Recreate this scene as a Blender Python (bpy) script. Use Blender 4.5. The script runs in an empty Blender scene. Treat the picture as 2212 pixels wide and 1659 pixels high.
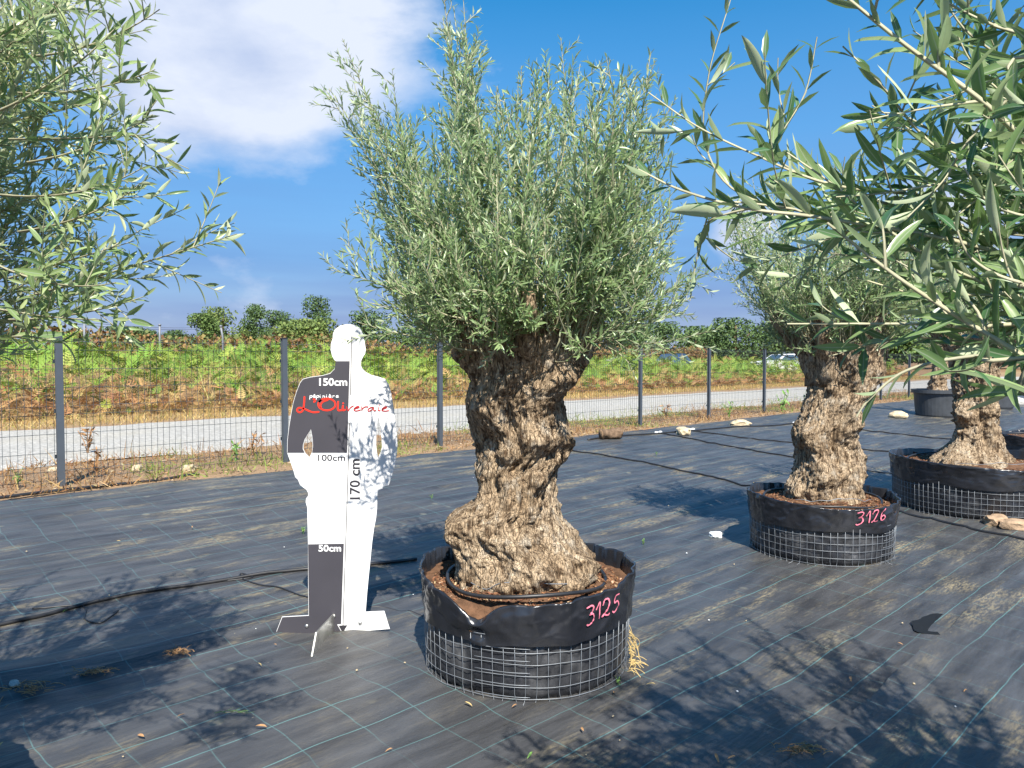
import bpy, bmesh, math, random
import numpy as np
from mathutils import Vector, Matrix

scene = bpy.context.scene
C = scene.collection
random.seed(4)
# ------------------------------------------------------------------ camera
F, CXP, CYP, PITCH, CAMH = 1600.0, 1106.0, 829.5, math.radians(1.97), 1.5
cam_d = bpy.data.cameras.new('camera'); cam = bpy.data.objects.new('camera', cam_d); C.objects.link(cam)
cam_d.sensor_width = 36; cam_d.lens = 36 * F / 2212; cam_d.clip_end = 3000; cam_d.clip_start = 0.02
cam.location = (0, 0, CAMH); cam.rotation_euler = (math.radians(90) - PITCH, 0, 0)
scene.camera = cam
# ------------------------------------------------------------------ sky + sun
SUN = Vector((0.17, -0.87, 1.0)).normalized()
SUN_EL, SUN_ROT = math.asin(SUN.z), math.atan2(SUN.x, SUN.y)
w = bpy.data.worlds.new('World'); scene.world = w; w.use_nodes = True
nt = w.node_tree; nt.nodes.clear()
def N(nt, t, **kw):
    n = nt.nodes.new(t)
    for k, v in kw.items():
        if k.startswith('i_'):
            key = k[2:]
            key = int(key) if key.isdigit() else key
            n.inputs[key].default_value = v
        else: setattr(n, k, v)
    return n
def L(nt, a, b): nt.links.new(a, b)
def math_n(nt, op, a, b=None, clamp=False):
    n = nt.nodes.new('ShaderNodeMath'); n.operation = op; n.use_clamp = clamp
    for i, v in enumerate((a, b)):
        if v is None: continue
        if isinstance(v, (int, float)): n.inputs[i].default_value = v
        else: L(nt, v, n.inputs[i])
    return n.outputs[0]
def mix_c(nt, fac, a, b, mode='MIX'):
    n = nt.nodes.new('ShaderNodeMix'); n.data_type = 'RGBA'; n.blend_type = mode
    for s, v in ((n.inputs['Factor'], fac), (n.inputs[6], a), (n.inputs[7], b)):
        if isinstance(v, (int, float)): s.default_value = v
        elif isinstance(v, tuple): s.default_value = v if len(v) == 4 else v + (1,)
        else: L(nt, v, s)
    return n.outputs[2]
def ramp(nt, fac, stops):
    n = nt.nodes.new('ShaderNodeValToRGB'); L(nt, fac, n.inputs[0])
    while len(n.color_ramp.elements) < len(stops): n.color_ramp.elements.new(0.5)
    for e, (p, c) in zip(n.color_ramp.elements, stops):
        e.position = p; e.color = (c, c, c, 1) if isinstance(c, (int, float)) else tuple(c) + (1,)
    return n.outputs[0]
SKY_STRENGTH = 0.105
sky = N(nt, 'ShaderNodeTexSky', sky_type='NISHITA', sun_disc=False, sun_elevation=SUN_EL, sun_rotation=SUN_ROT,
        air_density=1.0, dust_density=0.35, ozone_density=2.6)
tc = N(nt, 'ShaderNodeTexCoord')
hsv = N(nt, 'ShaderNodeHueSaturation', i_Hue=.492, i_Saturation=1.42, i_Value=.95); L(nt, sky.outputs[0], hsv.inputs['Color'])
def pix_dir(x, y):
    v = (CYP - y) / F
    c, s = math.cos(PITCH), math.sin(PITCH)
    return Vector(((x - CXP) / F, c + s * v, -s + c * v))
def blob(x, y, power, amp):
    d = pix_dir(x, y).normalized()
    n = N(nt, 'ShaderNodeVectorMath', operation='DOT_PRODUCT'); L(nt, tc.outputs['Generated'], n.inputs[0]); n.inputs[1].default_value = d
    v = math_n(nt, 'MAXIMUM', n.outputs['Value'], 0.0)
    return math_n(nt, 'MULTIPLY', math_n(nt, 'POWER', v, power), amp)
mp = N(nt, 'ShaderNodeMapping'); mp.inputs['Scale'].default_value = (1.6, 1.6, 2.9); mp.inputs['Rotation'].default_value = (0, 0.25, 0)
L(nt, tc.outputs['Generated'], mp.inputs[0])
nz = N(nt, 'ShaderNodeTexNoise', i_Scale=1.7, i_Detail=9.0, i_Roughness=0.56, i_Distortion=0.15); L(nt, mp.outputs[0], nz.inputs['Vector'])
cl = math_n(nt, 'MULTIPLY', nz.outputs[0], 1.1)
for bx_, by_, pw, am in ((440, 20, 60, .32), (740, -20, 90, .30), (560, 165, 260, .18), (360, 190, 300, .14), (150, 40, 70, .2), (1600, 492, 1100, .52), (1580, 640, 500, .16),
                         (2180, 330, 300, .42), (2100, 470, 300, .22), (1190, 345, 900, .16)):
    cl = math_n(nt, 'ADD', cl, blob(bx_, by_, pw, am))
cmask = ramp(nt, cl, [(0.0, 0), (0.73, 0), (0.81, .4), (0.94, .9), (1.0, 1.0)])
# thin veil low over the horizon
sep = N(nt, 'ShaderNodeSeparateXYZ'); L(nt, tc.outputs['Generated'], sep.inputs[0])
veil = ramp(nt, sep.outputs['Z'], [(0.0, .97), (0.12, .9), (0.24, .62), (0.45, 0.0)])
veiln = N(nt, 'ShaderNodeTexNoise', i_Scale=2.2, i_Detail=4.0); mp2 = N(nt, 'ShaderNodeMapping'); mp2.inputs['Scale'].default_value = (1, 1, 9)
L(nt, tc.outputs['Generated'], mp2.inputs[0]); L(nt, mp2.outputs[0], veiln.inputs['Vector'])
veil = math_n(nt, 'MULTIPLY', veil, math_n(nt, 'ADD', math_n(nt, 'MULTIPLY', veiln.outputs[0], .5), .72), True)
vcol = mix_c(nt, ramp(nt, sep.outputs['Z'], [(0.02, 0), (0.13, 1)]), (1.5, 1.9, 3.2), (.90, 1.78, 3.6))
skyc = mix_c(nt, veil, hsv.outputs[0], vcol)
cshade = ramp(nt, nz.outputs[0], [(0.36, (2.1, 2.7, 4.1)), (0.56, (4.0, 4.35, 5.1))])
skyc = mix_c(nt, cmask, skyc, cshade)
bg = N(nt, 'ShaderNodeBackground', i_Strength=SKY_STRENGTH); L(nt, skyc, bg.inputs['Color'])
out = N(nt, 'ShaderNodeOutputWorld'); L(nt, bg.outputs[0], out.inputs[0])
sd = bpy.data.lights.new('sun', 'SUN'); sd.energy = 5.0; sd.angle = math.radians(0.53); sd.color = (1.0, 0.95, 0.86)
so = bpy.data.objects.new('sun', sd); C.objects.link(so); so.rotation_euler = (-SUN).to_track_quat('-Z', 'Y').to_euler(); so.location = (3, -8, 12)
vs = scene.view_settings; vs.view_transform = 'Standard'; vs.look = 'None'; vs.gamma = 1; vs.exposure = 0.95; vs.use_curve_mapping = False
scene.render.engine = 'CYCLES'
scene.cycles.max_bounces = 5; scene.cycles.transparent_max_bounces = 4; scene.cycles.caustics_reflective = False; scene.cycles.caustics_refractive = False

# ------------------------------------------------------------------ helpers
RS = np.random.RandomState(11)
PERM = RS.permutation(256); RND = RS.uniform(-1, 1, 256)
def vn(x, y, z):
    x, y, z = np.broadcast_arrays(np.asarray(x, float), np.asarray(y, float), np.asarray(z, float))
    xi, yi, zi = np.floor(x).astype(int), np.floor(y).astype(int), np.floor(z).astype(int)
    fx, fy, fz = x - xi, y - yi, z - zi
    fx, fy, fz = (f * f * f * (f * (f * 6 - 15) + 10) for f in (fx, fy, fz))
    def h(a, b, c): return RND[PERM[(PERM[(PERM[a & 255] + b) & 255] + c) & 255]]
    r = 0
    for dx in (0, 1):
        wx = fx if dx else 1 - fx
        for dy in (0, 1):
            wy = fy if dy else 1 - fy
            for dz in (0, 1):
                wz = fz if dz else 1 - fz
                r = r + wx * wy * wz * h(xi + dx, yi + dy, zi + dz)
    return r
def fbm(x, y, z, o=4, g=0.5):
    r, a, s = 0, 1.0, 1.0
    for i in range(o):
        r = r + a * vn(np.asarray(x) * s + 17.3 * i, np.asarray(y) * s + 5.1 * i, np.asarray(z) * s + 9.7 * i); a *= g; s *= 2.03
    return r
def norm(a): return a / np.maximum(np.linalg.norm(a, axis=-1, keepdims=True), 1e-9)

def make_mesh(name, V, polys, smooth=True, attrs=None, colors=None):
    me = bpy.data.meshes.new(name)
    V = np.asarray(V, np.float32)
    polys = [np.asarray(p, np.int32) for p in polys if len(p)]
    nl = sum(p.size for p in polys); npol = sum(len(p) for p in polys)
    me.vertices.add(len(V)); me.vertices.foreach_set('co', V.ravel())
    me.loops.add(nl); me.polygons.add(npol)
    me.loops.foreach_set('vertex_index', np.concatenate([p.ravel() for p in polys]))
    tot = np.concatenate([np.full(len(p), p.shape[1], np.int32) for p in polys])
    st = np.zeros(npol, np.int32); st[1:] = np.cumsum(tot)[:-1]
    me.polygons.foreach_set('loop_start', st)
    me.polygons.foreach_set('use_smooth', np.full(npol, smooth, bool))
    if attrs:
        for k, a in attrs.items():
            at_ = me.attributes.new(k, 'FLOAT', 'POINT'); at_.data.foreach_set('value', np.asarray(a, np.float32))
    if colors is not None:
        at_ = me.attributes.new('col', 'FLOAT_COLOR', 'POINT')
        cc = np.ones((len(V), 4), np.float32); cc[:, :3] = colors; at_.data.foreach_set('color', cc.ravel())
    me.update(calc_edges=True)
    return me
def link(name, me, mat=None, parent=None, loc=None):
    o = bpy.data.objects.new(name, me); C.objects.link(o)
    if mat and me is not None and not me.materials: me.materials.append(mat)
    if parent: o.parent = parent
    if loc is not None: o.location = loc
    return o
def tag(o, label, cat, group=None):
    o['label'] = label; o['category'] = cat
    if group: o['group'] = group
    return o
def empty(name, loc=(0, 0, 0), label=None, cat=None, group=None):
    o = bpy.data.objects.new(name, None); C.objects.link(o); o.location = loc; o.empty_display_size = 0.2
    if label: tag(o, label, cat, group)
    return o
def struct(o): o['kind'] = 'structure'; return o
def stuff(o): o['kind'] = 'stuff'; return o
class Acc:
    def __init__(s): s.V = []; s.P = {}; s.n = 0; s.A = []
    def add(s, V, polys, a=None):
        V = np.asarray(V, float)
        for p in polys:
            p = np.asarray(p)
            if len(p): s.P.setdefault(p.shape[1], []).append(p + s.n)
        s.V.append(V); s.n += len(V)
        if a is not None: s.A.append(np.broadcast_to(a, (len(V), 3)))
    def mesh(s, name, smooth=True):
        return make_mesh(name, np.concatenate(s.V), [np.concatenate(v) for v in s.P.values()], smooth,
                         colors=np.concatenate(s.A) if s.A else None)
def merge(bV, bF, R, T):
    n = len(bV); K = len(T)
    V = np.einsum('kij,nj->kni', R, bV) + T[:, None, :]
    off = (np.arange(K) * n)[:, None, None]
    return V.reshape(-1, 3), [(f[None] + off).reshape(-1, f.shape[1]) for f in (np.asarray(q) for q in bF)]
def rot_from(d, n):
    """columns x, d (along), n (up)"""
    x = norm(np.cross(d, n)); n2 = np.cross(x, d)
    return np.stack([x, d, n2], axis=-1)
def tube(P, r, seg=6, cap=True):
    P = np.asarray(P, float); n = len(P); r = np.broadcast_to(r, (n,))
    T = norm(np.gradient(P, axis=0))
    ref = np.array([0.31, 0.17, 0.93]); 
    if abs(np.dot(T.mean(0) / (np.linalg.norm(T.mean(0)) + 1e-9), ref)) > .92: ref = np.array([.9, .3, .1])
    A = norm(np.cross(T, ref)); B = np.cross(T, A)
    th = np.arange(seg) * 2 * math.pi / seg
    V = P[:, None] + r[:, None, None] * (np.cos(th)[None, :, None] * A[:, None] + np.sin(th)[None, :, None] * B[:, None])
    i = np.arange(n - 1)[:, None] * seg; j = np.arange(seg)[None]; j2 = (j + 1) % seg
    Q = np.stack([i + j, i + j2, i + seg + j2, i + seg + j], -1).reshape(-1, 4)
    V = V.reshape(-1, 3); polys = [Q]
    if cap:
        V = np.concatenate([V, P[:1], P[-1:]]); c0, c1 = n * seg, n * seg + 1
        jj = np.arange(seg); j3 = (jj + 1) % seg
        polys.append(np.concatenate([np.stack([np.full(seg, c0), j3, jj], -1), np.stack([np.full(seg, c1), (n - 1) * seg + jj, (n - 1) * seg + j3], -1)]))
    return V, polys
def catmull(P, per=8):
    P = np.asarray(P, float); Q = np.concatenate([2 * P[:1] - P[1:2], P, 2 * P[-1:] - P[-2:-1]])
    o = []
    for i in range(len(P) - 1):
        p0, p1, p2, p3 = Q[i:i + 4]; t = np.linspace(0, 1, per, endpoint=False)[:, None]
        o.append(.5 * (2 * p1 + (p2 - p0) * t + (2 * p0 - 5 * p1 + 4 * p2 - p3) * t * t + (3 * p1 - p0 - 3 * p2 + p3) * t ** 3))
    o.append(P[-1:]); return np.concatenate(o)
def grid_quads(nu, nv, wrap=False):
    i = np.arange(nu - 1 + (1 if wrap else 0))[:, None]; j = np.arange(nv - 1)[None]; i2 = (i + 1) % nu
    return np.stack([i * nv + j, i2 * nv + j, i2 * nv + j + 1, i * nv + j + 1], -1).reshape(-1, 4)
BOXF = np.array([[0, 3, 2, 1], [4, 5, 6, 7], [0, 1, 5, 4], [1, 2, 6, 5], [2, 3, 7, 6], [3, 0, 4, 7]])
def boxv(x0, x1, y0, y1, z0, z1):
    return np.array([[x0, y0, z0], [x1, y0, z0], [x1, y1, z0], [x0, y1, z0], [x0, y0, z1], [x1, y0, z1], [x1, y1, z1], [x0, y1, z1]], float)

# pixel of the photograph (2212 wide) -> world point at depth Y, or on the ground
def at(x, y, Y):
    d = pix_dir(x, y); k = Y / d.y
    return np.array([d.x * k, Y, CAMH + d.z * k])
P0 = np.array([-4.74, 7.75]); U = np.array([0.723, 0.690]); U /= np.linalg.norm(U); ND = np.array([U[1], -U[0]])
def ud(x, y):
    rx, ry = np.asarray(x) - P0[0], np.asarray(y) - P0[1]
    return rx * U[0] + ry * U[1], rx * ND[0] + ry * ND[1]
def xy(u, d): return P0[0] + u * U[0] + d * ND[0], P0[1] + u * U[1] + d * ND[1]
def sstep(a, b, x):
    t = np.clip((np.asarray(x, float) - a) / (b - a), 0, 1); return t * t * (3 - 2 * t)
def gz_ud(u, d):
    z = 0.17 * (1 - sstep(0.3, 5.2, d))
    z = z + (0.6 * sstep(-8.5, -13.5, d) + 0.3 * sstep(-14, -40, d)) * (1 - .7 * sstep(4, 24, u))
    return z
def fab_ud(u, d):
    z = gz_ud(u, d) - 0.010
    rid = 1 - np.abs(fbm(u * .35 + 3, d * 3.1, 2.2, 3))
    z = z + 0.016 * (rid - .5) + 0.006 * fbm(u * 2.4, d * 3.5, 7.7, 3)
    wob = .12 * vn(u * .35, 3.3, 1.1)
    amp = .5 + .5 * sstep(-.2, .5, vn(u * .5, 8.8, 2.4)) * sstep(12, 4, u)
    z = z + 0.07 * amp * np.exp(-((d + wob - 4.78) / .13) ** 2)
    z = z + 0.03 * np.exp(-((d + .3 * vn(u * .6, 1.2, 4) - 7.9) / .15) ** 2) * (.5 + .5 * vn(u * .8, 2, 9))
    return z
def fz(x, y): u, d = ud(x, y); return float(fab_ud(u, d))
def ground(x, y):
    z = 0.0
    d = pix_dir(x, y)
    for _ in range(12):
        k = (CAMH - z) / -d.z
        u_, d_ = ud(d.x * k, d.y * k); z = float(fab_ud(u_, d_) if d_ > .45 else gz_ud(u_, d_))
    return np.array([d.x * k, d.y * k, z])

# ------------------------------------------------------------------ materials
def new_mat(name):
    m = bpy.data.materials.new(name); m.use_nodes = True; t = m.node_tree
    b = t.nodes['Principled BSDF']; return m, t, b
def coords(t, scale=(1, 1, 1), rot=(0, 0, 0), kind='Object'):
    c = N(t, 'ShaderNodeTexCoord'); mpn = N(t, 'ShaderNodeMapping'); mpn.inputs['Scale'].default_value = scale; mpn.inputs['Rotation'].default_value = rot
    L(t, c.outputs[kind], mpn.inputs[0]); return mpn.outputs[0]
def noise(t, vec, scale, detail=4.0, rough=.55, dist=0.0):
    n = N(t, 'ShaderNodeTexNoise', i_Scale=scale, i_Detail=detail, i_Roughness=rough, i_Distortion=dist); L(t, vec, n.inputs['Vector']); return n.outputs[0]
def bump(t, b, h, strength, dist):
    n = N(t, 'ShaderNodeBump', i_Strength=strength, i_Distance=dist); L(t, h, n.inputs['Height']); L(t, n.outputs[0], b.inputs['Normal']); return n
def simple(name, col, rough=.5, metal=0.0, var=0.12, vscale=8.0, spec=.5, bmp=0.0):
    m, t, b = new_mat(name); v = coords(t); f = noise(t, v, vscale, 5.0)
    c = mix_c(t, ramp(t, f, [(.3, 0.0), (.7, 1.0)]), tuple(x * (1 - var) for x in col), tuple(min(1, x * (1 + var)) for x in col))
    L(t, c, b.inputs['Base Color']); b.inputs['Roughness'].default_value = rough; b.inputs['Metallic'].default_value = metal
    b.inputs['Specular IOR Level'].default_value = spec
    if bmp: bump(t, b, noise(t, v, vscale * 6, 4.0), bmp, .01)
    return m
def leaf_mat(name, top, top2, under, trans=.3, rough=.38):
    m, t, b = new_mat(name)
    a = N(t, 'ShaderNodeAttribute', attribute_name='rnd'); oi = N(t, 'ShaderNodeObjectInfo')
    r = math_n(t, 'FRACT', math_n(t, 'ADD', a.outputs['Fac'], oi.outputs['Random']))
    ctop = mix_c(t, r, top, top2)
    cund = mix_c(t, r, tuple(x * .8 for x in under), under)
    g = N(t, 'ShaderNodeNewGeometry')
    c = mix_c(t, g.outputs['Backfacing'], ctop, cund)
    rib = N(t, 'ShaderNodeAttribute', attribute_name='rib')
    c = mix_c(t, ramp(t, rib.outputs['Fac'], [(.84, 0), (.95, .55)]), c, tuple(x * .5 + .2 for x in under))
    wv_ = noise(t, coords(t), 9.0, 4.0); c = mix_c(t, ramp(t, wv_, [(.5, 0), (.75, .16)]), c, (.30, .30, .10))
    L(t, c, b.inputs['Base Color']); 
    rr = math_n(t, 'ADD', math_n(t, 'MULTIPLY', g.outputs['Backfacing'], .25), rough); L(t, rr, b.inputs['Roughness'])
    b.inputs['Specular IOR Level'].default_value = .5
    tr = N(t, 'ShaderNodeBsdfTranslucent'); L(t, mix_c(t, .5, c, (.16, .33, .07)), tr.inputs['Color'])
    ms = N(t, 'ShaderNodeMixShader', i_0=trans); L(t, b.outputs[0], ms.inputs[1]); L(t, tr.outputs[0], ms.inputs[2])
    L(t, ms.outputs[0], t.nodes['Material Output'].inputs[0]); return m
def col_mat(name, rough=.65, trans=.25, mult=1.0):
    m, t, b = new_mat(name); a = N(t, 'ShaderNodeAttribute', attribute_name='col')
    L(t, a.outputs['Color'], b.inputs['Base Color']); b.inputs['Roughness'].default_value = rough; b.inputs['Specular IOR Level'].default_value = .3
    if trans:
        tr = N(t, 'ShaderNodeBsdfTranslucent'); L(t, a.outputs['Color'], tr.inputs['Color'])
        ms = N(t, 'ShaderNodeMixShader', i_0=trans); L(t, b.outputs[0], ms.inputs[1]); L(t, tr.outputs[0], ms.inputs[2])
        L(t, ms.outputs[0], t.nodes['Material Output'].inputs[0])
    return m
M = {}
M['leaf'] = leaf_mat('olive_leaf', (.15, .25, .09), (.33, .445, .18), (.60, .68, .43), .37, .32)
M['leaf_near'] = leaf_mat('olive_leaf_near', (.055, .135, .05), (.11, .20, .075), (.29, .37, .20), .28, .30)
M['leaf_left'] = leaf_mat('olive_leaf_left', (.20, .285, .10), (.41, .48, .20), (.66, .70, .44), .36, .32)
M['twig'] = simple('olive_twig', (.36, .34, .22), .7, 0, .25, 20)
M['veg'] = col_mat('vegetation')
M['tree_far'] = col_mat('far_foliage', .7, .2)
def bark():
    m, t, b = new_mat('olive_bark'); v = coords(t); vs_ = coords(t, (1, 1, .22))
    n1 = noise(t, v, 3.2, 7.0, .62); n2 = noise(t, vs_, 46.0, 7.0, .7, .9); n3 = noise(t, v, 13.0, 5.0, .6)
    vo = N(t, 'ShaderNodeTexVoronoi', i_Scale=80.0, feature='DISTANCE_TO_EDGE'); 
    dv = N(t, 'ShaderNodeVectorMath', operation='ADD'); nn = N(t, 'ShaderNodeTexNoise', i_Scale=12.0, i_Detail=3.0); L(t, vs_, nn.inputs['Vector'])
    sc = N(t, 'ShaderNodeVectorMath', operation='SCALE'); sc.inputs['Scale'].default_value = .09; L(t, nn.outputs[1], sc.inputs[0]); L(t, vs_, dv.inputs[0]); L(t, sc.outputs[0], dv.inputs[1]); L(t, dv.outputs[0], vo.inputs['Vector'])
    crack = ramp(t, vo.outputs['Distance'], [(0.0, 0.0), (.10, 1.0)])
    c = mix_c(t, ramp(t, n1, [(.32, 0), (.68, 1)]), (.37, .255, .15), (.68, .53, .36))
    c = mix_c(t, ramp(t, n2, [(.41, 1.0), (.55, 0.0)]), c, (.10, .062, .034))
    c = mix_c(t, ramp(t, n3, [(.55, 0), (.68, .7)]), c, (.55, .48, .38))
    c = mix_c(t, ramp(t, crack, [(0, .45), (1, 0)]), c, (.09, .065, .04))
    L(t, c, b.inputs['Base Color']); b.inputs['Roughness'].default_value = .85; b.inputs['Specular IOR Level'].default_value = .25
    h = math_n(t, 'ADD', math_n(t, 'MULTIPLY', n2, 1.2), math_n(t, 'MULTIPLY', crack, .35)); h = math_n(t, 'ADD', h, math_n(t, 'MULTIPLY', n3, .6))
    bump(t, b, h, 1.0, .016); return m
M['bark'] = bark()
M['film'] = simple('black_film', (.017, .018, .022), .24, 0, .3, 6, .6)
def liner():
    m, t, b = new_mat('dusty_film'); v = coords(t); f = noise(t, v, 4.5, 6.0, .65); f2 = noise(t, coords(t, (1, 1, .25)), 16.0, 4.0)
    d = math_n(t, 'MULTIPLY', ramp(t, f, [(.45, 0), (.78, .55)]), ramp(t, f2, [(.35, .3), (.65, 1)]))
    L(t, mix_c(t, d, (.017, .018, .022), (.26, .26, .26)), b.inputs['Base Color']); L(t, math_n(t, 'ADD', math_n(t, 'MULTIPLY', d, .7), .34), b.inputs['Roughness'])
    bump(t, b, noise(t, v, 14.0, 4.0), .5, .02); return m
M['liner'] = liner()
M['wire'] = simple('galvanised_wire', (.27, .29, .31), .5, .55, .3, 14)
M['hose'] = simple('black_hose', (.02, .02, .022), .45, 0, .3, 10)
M['soil'] = simple('reddish_soil', (.13, .07, .04), .95, 0, .45, 22, .2, .8)
M['mulch'] = col_mat('mulch', .9, 0)
M['white'] = simple('white_board', (.80, .80, .80), .45, 0, .015, 3)
M['dark'] = simple('charcoal_vinyl', (.055, .052, .062), .42, 0, .08, 4)
M['letter_white'] = simple('white_letter', (.82, .82, .82), .5, 0, .01)
M['letter_dark'] = simple('dark_letter', (.03, .028, .035), .5, 0, .05)
M['letter_red'] = simple('red_letter', (.72, .035, .018), .45, 0, .05)
M['letter_red_dark'] = simple('dark_red_letter', (.45, .012, .012), .45, 0, .05)
M['pink'] = simple('pink_marker', (.86, .22, .30), .5, 0, .25, 60)
M['alu'] = simple('brushed_plate', (.55, .55, .52), .32, .85, .25, 14)
M['bolt'] = simple('steel_bolt', (.6, .6, .58), .35, .9, .1)
M['fence'] = simple('anthracite_steel', (.065, .078, .095), .45, 0, .1, 5)
M['fence_wire'] = simple('anthracite_wire', (.030, .045, .055), .45, 0, .1, 5)
M['stone'] = simple('limestone', (.52, .42, .27), .9, 0, .3, 14, .3, .6)
M['brownstone'] = simple('brown_stone', (.36, .25, .16), .9, 0, .3, 14, .3, .6)
M['greystone'] = simple('grey_stone', (.4, .39, .36), .9, 0, .3, 14, .3, .6)
M['log'] = simple('weathered_log', (.16, .105, .065), .9, 0, .5, 18, .3, .9)
M['cut'] = simple('cut_wood', (.20, .13, .075), .9, 0, .5, 30, .3, .4)
M['dry'] = simple('dry_leaf', (.36, .20, .09), .75, 0, .4, 30)
M['straw'] = simple('straw', (.58, .42, .17), .8, 0, .3, 30)
M['plastic_white'] = simple('white_plastic', (.75, .77, .76), .45, 0, .05)
M['potplastic'] = simple('grey_black_plastic', (.05, .055, .062), .5, 0, .25, 5)
M['green'] = simple('fresh_green', (.16, .30, .06), .6, 0, .3, 30)
M['pole'] = simple('galvanised_pole', (.20, .21, .23), .6, .2, .1)
M['cable'] = simple('cable_grey', (.10, .10, .13), .6, 0, .1)
M['water'] = simple('puddle_water', (.012, .012, .012), .42, 0, .1, 3, .12)
ROTZ = -math.atan2(U[1], U[0])
def fabric_mat():
    m, t, b = new_mat('woven_weed_fabric'); v = coords(t, (1, 1, 1), (0, 0, ROTZ))
    wob = N(t, 'ShaderNodeTexNoise', i_Scale=1.3, i_Detail=3.0); L(t, v, wob.inputs['Vector'])
    sub = N(t, 'ShaderNodeVectorMath', operation='SUBTRACT'); L(t, wob.outputs[1], sub.inputs[0]); sub.inputs[1].default_value = (.5, .5, .5)
    sc = N(t, 'ShaderNodeVectorMath', operation='MULTIPLY'); L(t, sub.outputs[0], sc.inputs[0]); sc.inputs[1].default_value = (.16, .07, 0)
    ad = N(t, 'ShaderNodeVectorMath', operation='ADD'); L(t, v, ad.inputs[0]); L(t, sc.outputs[0], ad.inputs[1])
    sp = N(t, 'ShaderNodeSeparateXYZ'); L(t, ad.outputs[0], sp.inputs[0])
    def line(val, period, half):
        f = math_n(t, 'ABSOLUTE', math_n(t, 'SUBTRACT', math_n(t, 'FRACT', math_n(t, 'MULTIPLY', val, 1 / period)), .5))
        return ramp(t, math_n(t, 'MULTIPLY', f, period), [(0, 1.0), (half * .7, 1.0), (half, 0.0)])
    fade = noise(t, v, 1.1, 3.0)
    l1 = math_n(t, 'MULTIPLY', line(sp.outputs[1], .245, .0038), ramp(t, fade, [(.33, .25), (.55, 1)]))
    l2 = math_n(t, 'MULTIPLY', line(sp.outputs[0], .245, .0030), ramp(t, noise(t, v, 1.7, 3.0), [(.38, 0.12), (.62, .6)]))
    lines = math_n(t, 'MAXIMUM', l1, l2)
    # dust: streaks lying along the weave
    vst = coords(t, (.42, 1.9, 1), (0, 0, 0)); 
    rotv = N(t, 'ShaderNodeMapping'); rotv.inputs['Scale'].default_value = (.45, 2.0, 1); L(t, v, rotv.inputs[0])
    s1 = noise(t, rotv.outputs[0], 2.3, 7.0, .66); s2 = noise(t, rotv.outputs[0], 34.0, 6.0, .75); s3 = noise(t, v, .55, 3.0)
    dust = math_n(t, 'MULTIPLY', ramp(t, s1, [(.50, 0), (.66, .8)]), ramp(t, s2, [(.44, .06), (.58, 1)]))
    dust = math_n(t, 'MULTIPLY', dust, ramp(t, s3, [(.40, .15), (.58, 1)]))
    haze = ramp(t, noise(t, rotv.outputs[0], 4.2, 6.0, .6), [(.32, 0), (.72, 1)])
    c = mix_c(t, haze, (.030, .030, .032), (.078, .079, .082))
    c = mix_c(t, dust, c, (.36, .29, .16))
    spots = N(t, 'ShaderNodeTexVoronoi', i_Scale=4.2); L(t, v, spots.inputs['Vector'])
    sm = math_n(t, 'MULTIPLY', ramp(t, spots.outputs['Distance'], [(.10, .45), (.17, 0)]), ramp(t, noise(t, v, 2.1, 2.0), [(.52, 0), (.6, 1)]))
    c = mix_c(t, sm, c, (.24, .22, .15))
    speck = N(t, 'ShaderNodeTexVoronoi', i_Scale=30.0); L(t, v, speck.inputs['Vector'])
    pk = math_n(t, 'MULTIPLY', ramp(t, speck.outputs['Distance'], [(.045, 1), (.075, 0)]), ramp(t, noise(t, v, 7.0, 3.0), [(.58, 0), (.64, 1)]))
    c = mix_c(t, pk, c, (.42, .35, .22))
    c = mix_c(t, lines, c, (.11, .24, .235))
    L(t, c, b.inputs['Base Color']); L(t, math_n(t, 'ADD', math_n(t, 'MULTIPLY', dust, .35), .47), b.inputs['Roughness'])
    b.inputs['Specular IOR Level'].default_value = .55
    wv = N(t, 'ShaderNodeTexNoise', i_Scale=160.0, i_Detail=2.0); L(t, rotv.outputs[0], wv.inputs['Vector'])
    h = math_n(t, 'ADD', math_n(t, 'MULTIPLY', wv.outputs[0], .10), math_n(t, 'MULTIPLY', noise(t, rotv.outputs[0], 9.0, 4.0), 1.0))
    bump(t, b, h, .55, .02); return m
M['fabric'] = fabric_mat()
def gravel_mat():
    m, t, b = new_mat('pale_gravel'); v = coords(t)
    vo = N(t, 'ShaderNodeTexVoronoi', i_Scale=26.0); L(t, v, vo.inputs['Vector'])
    sepc = N(t, 'ShaderNodeSeparateColor'); L(t, vo.outputs['Color'], sepc.inputs[0])
    c = mix_c(t, sepc.outputs[0], (.27, .257, .23), (.46, .44, .40))
    c = mix_c(t, ramp(t, noise(t, v, .8, 5.0), [(.45, 0), (.75, .5)]), c, (.40, .36, .28))
    L(t, c, b.inputs['Base Color']); b.inputs['Roughness'].default_value = .95
    bump(t, b, math_n(t, 'ADD', math_n(t, 'MULTIPLY', vo.outputs['Distance'], -1.0), noise(t, v, 60.0, 3.0)), .7, .02); return m
M['gravel'] = gravel_mat()
def ground_mat():
    m, t, b = new_mat('soil_and_litter'); v = coords(t); a = N(t, 'ShaderNodeAttribute', attribute_name='col')
    f = noise(t, v, 3.0, 8.0, .7); f2 = noise(t, v, 30.0, 5.0, .7)
    c = mix_c(t, ramp(t, f, [(.35, .55), (.65, 0)]), a.outputs['Color'], (.16, .11, .06))
    c = mix_c(t, ramp(t, f2, [(.4, .5), (.6, 0)]), c, (.20, .13, .075))
    L(t, c, b.inputs['Base Color']); b.inputs['Roughness'].default_value = .95; bump(t, b, f2, .8, .03); return m
M['ground'] = ground_mat()

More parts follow.
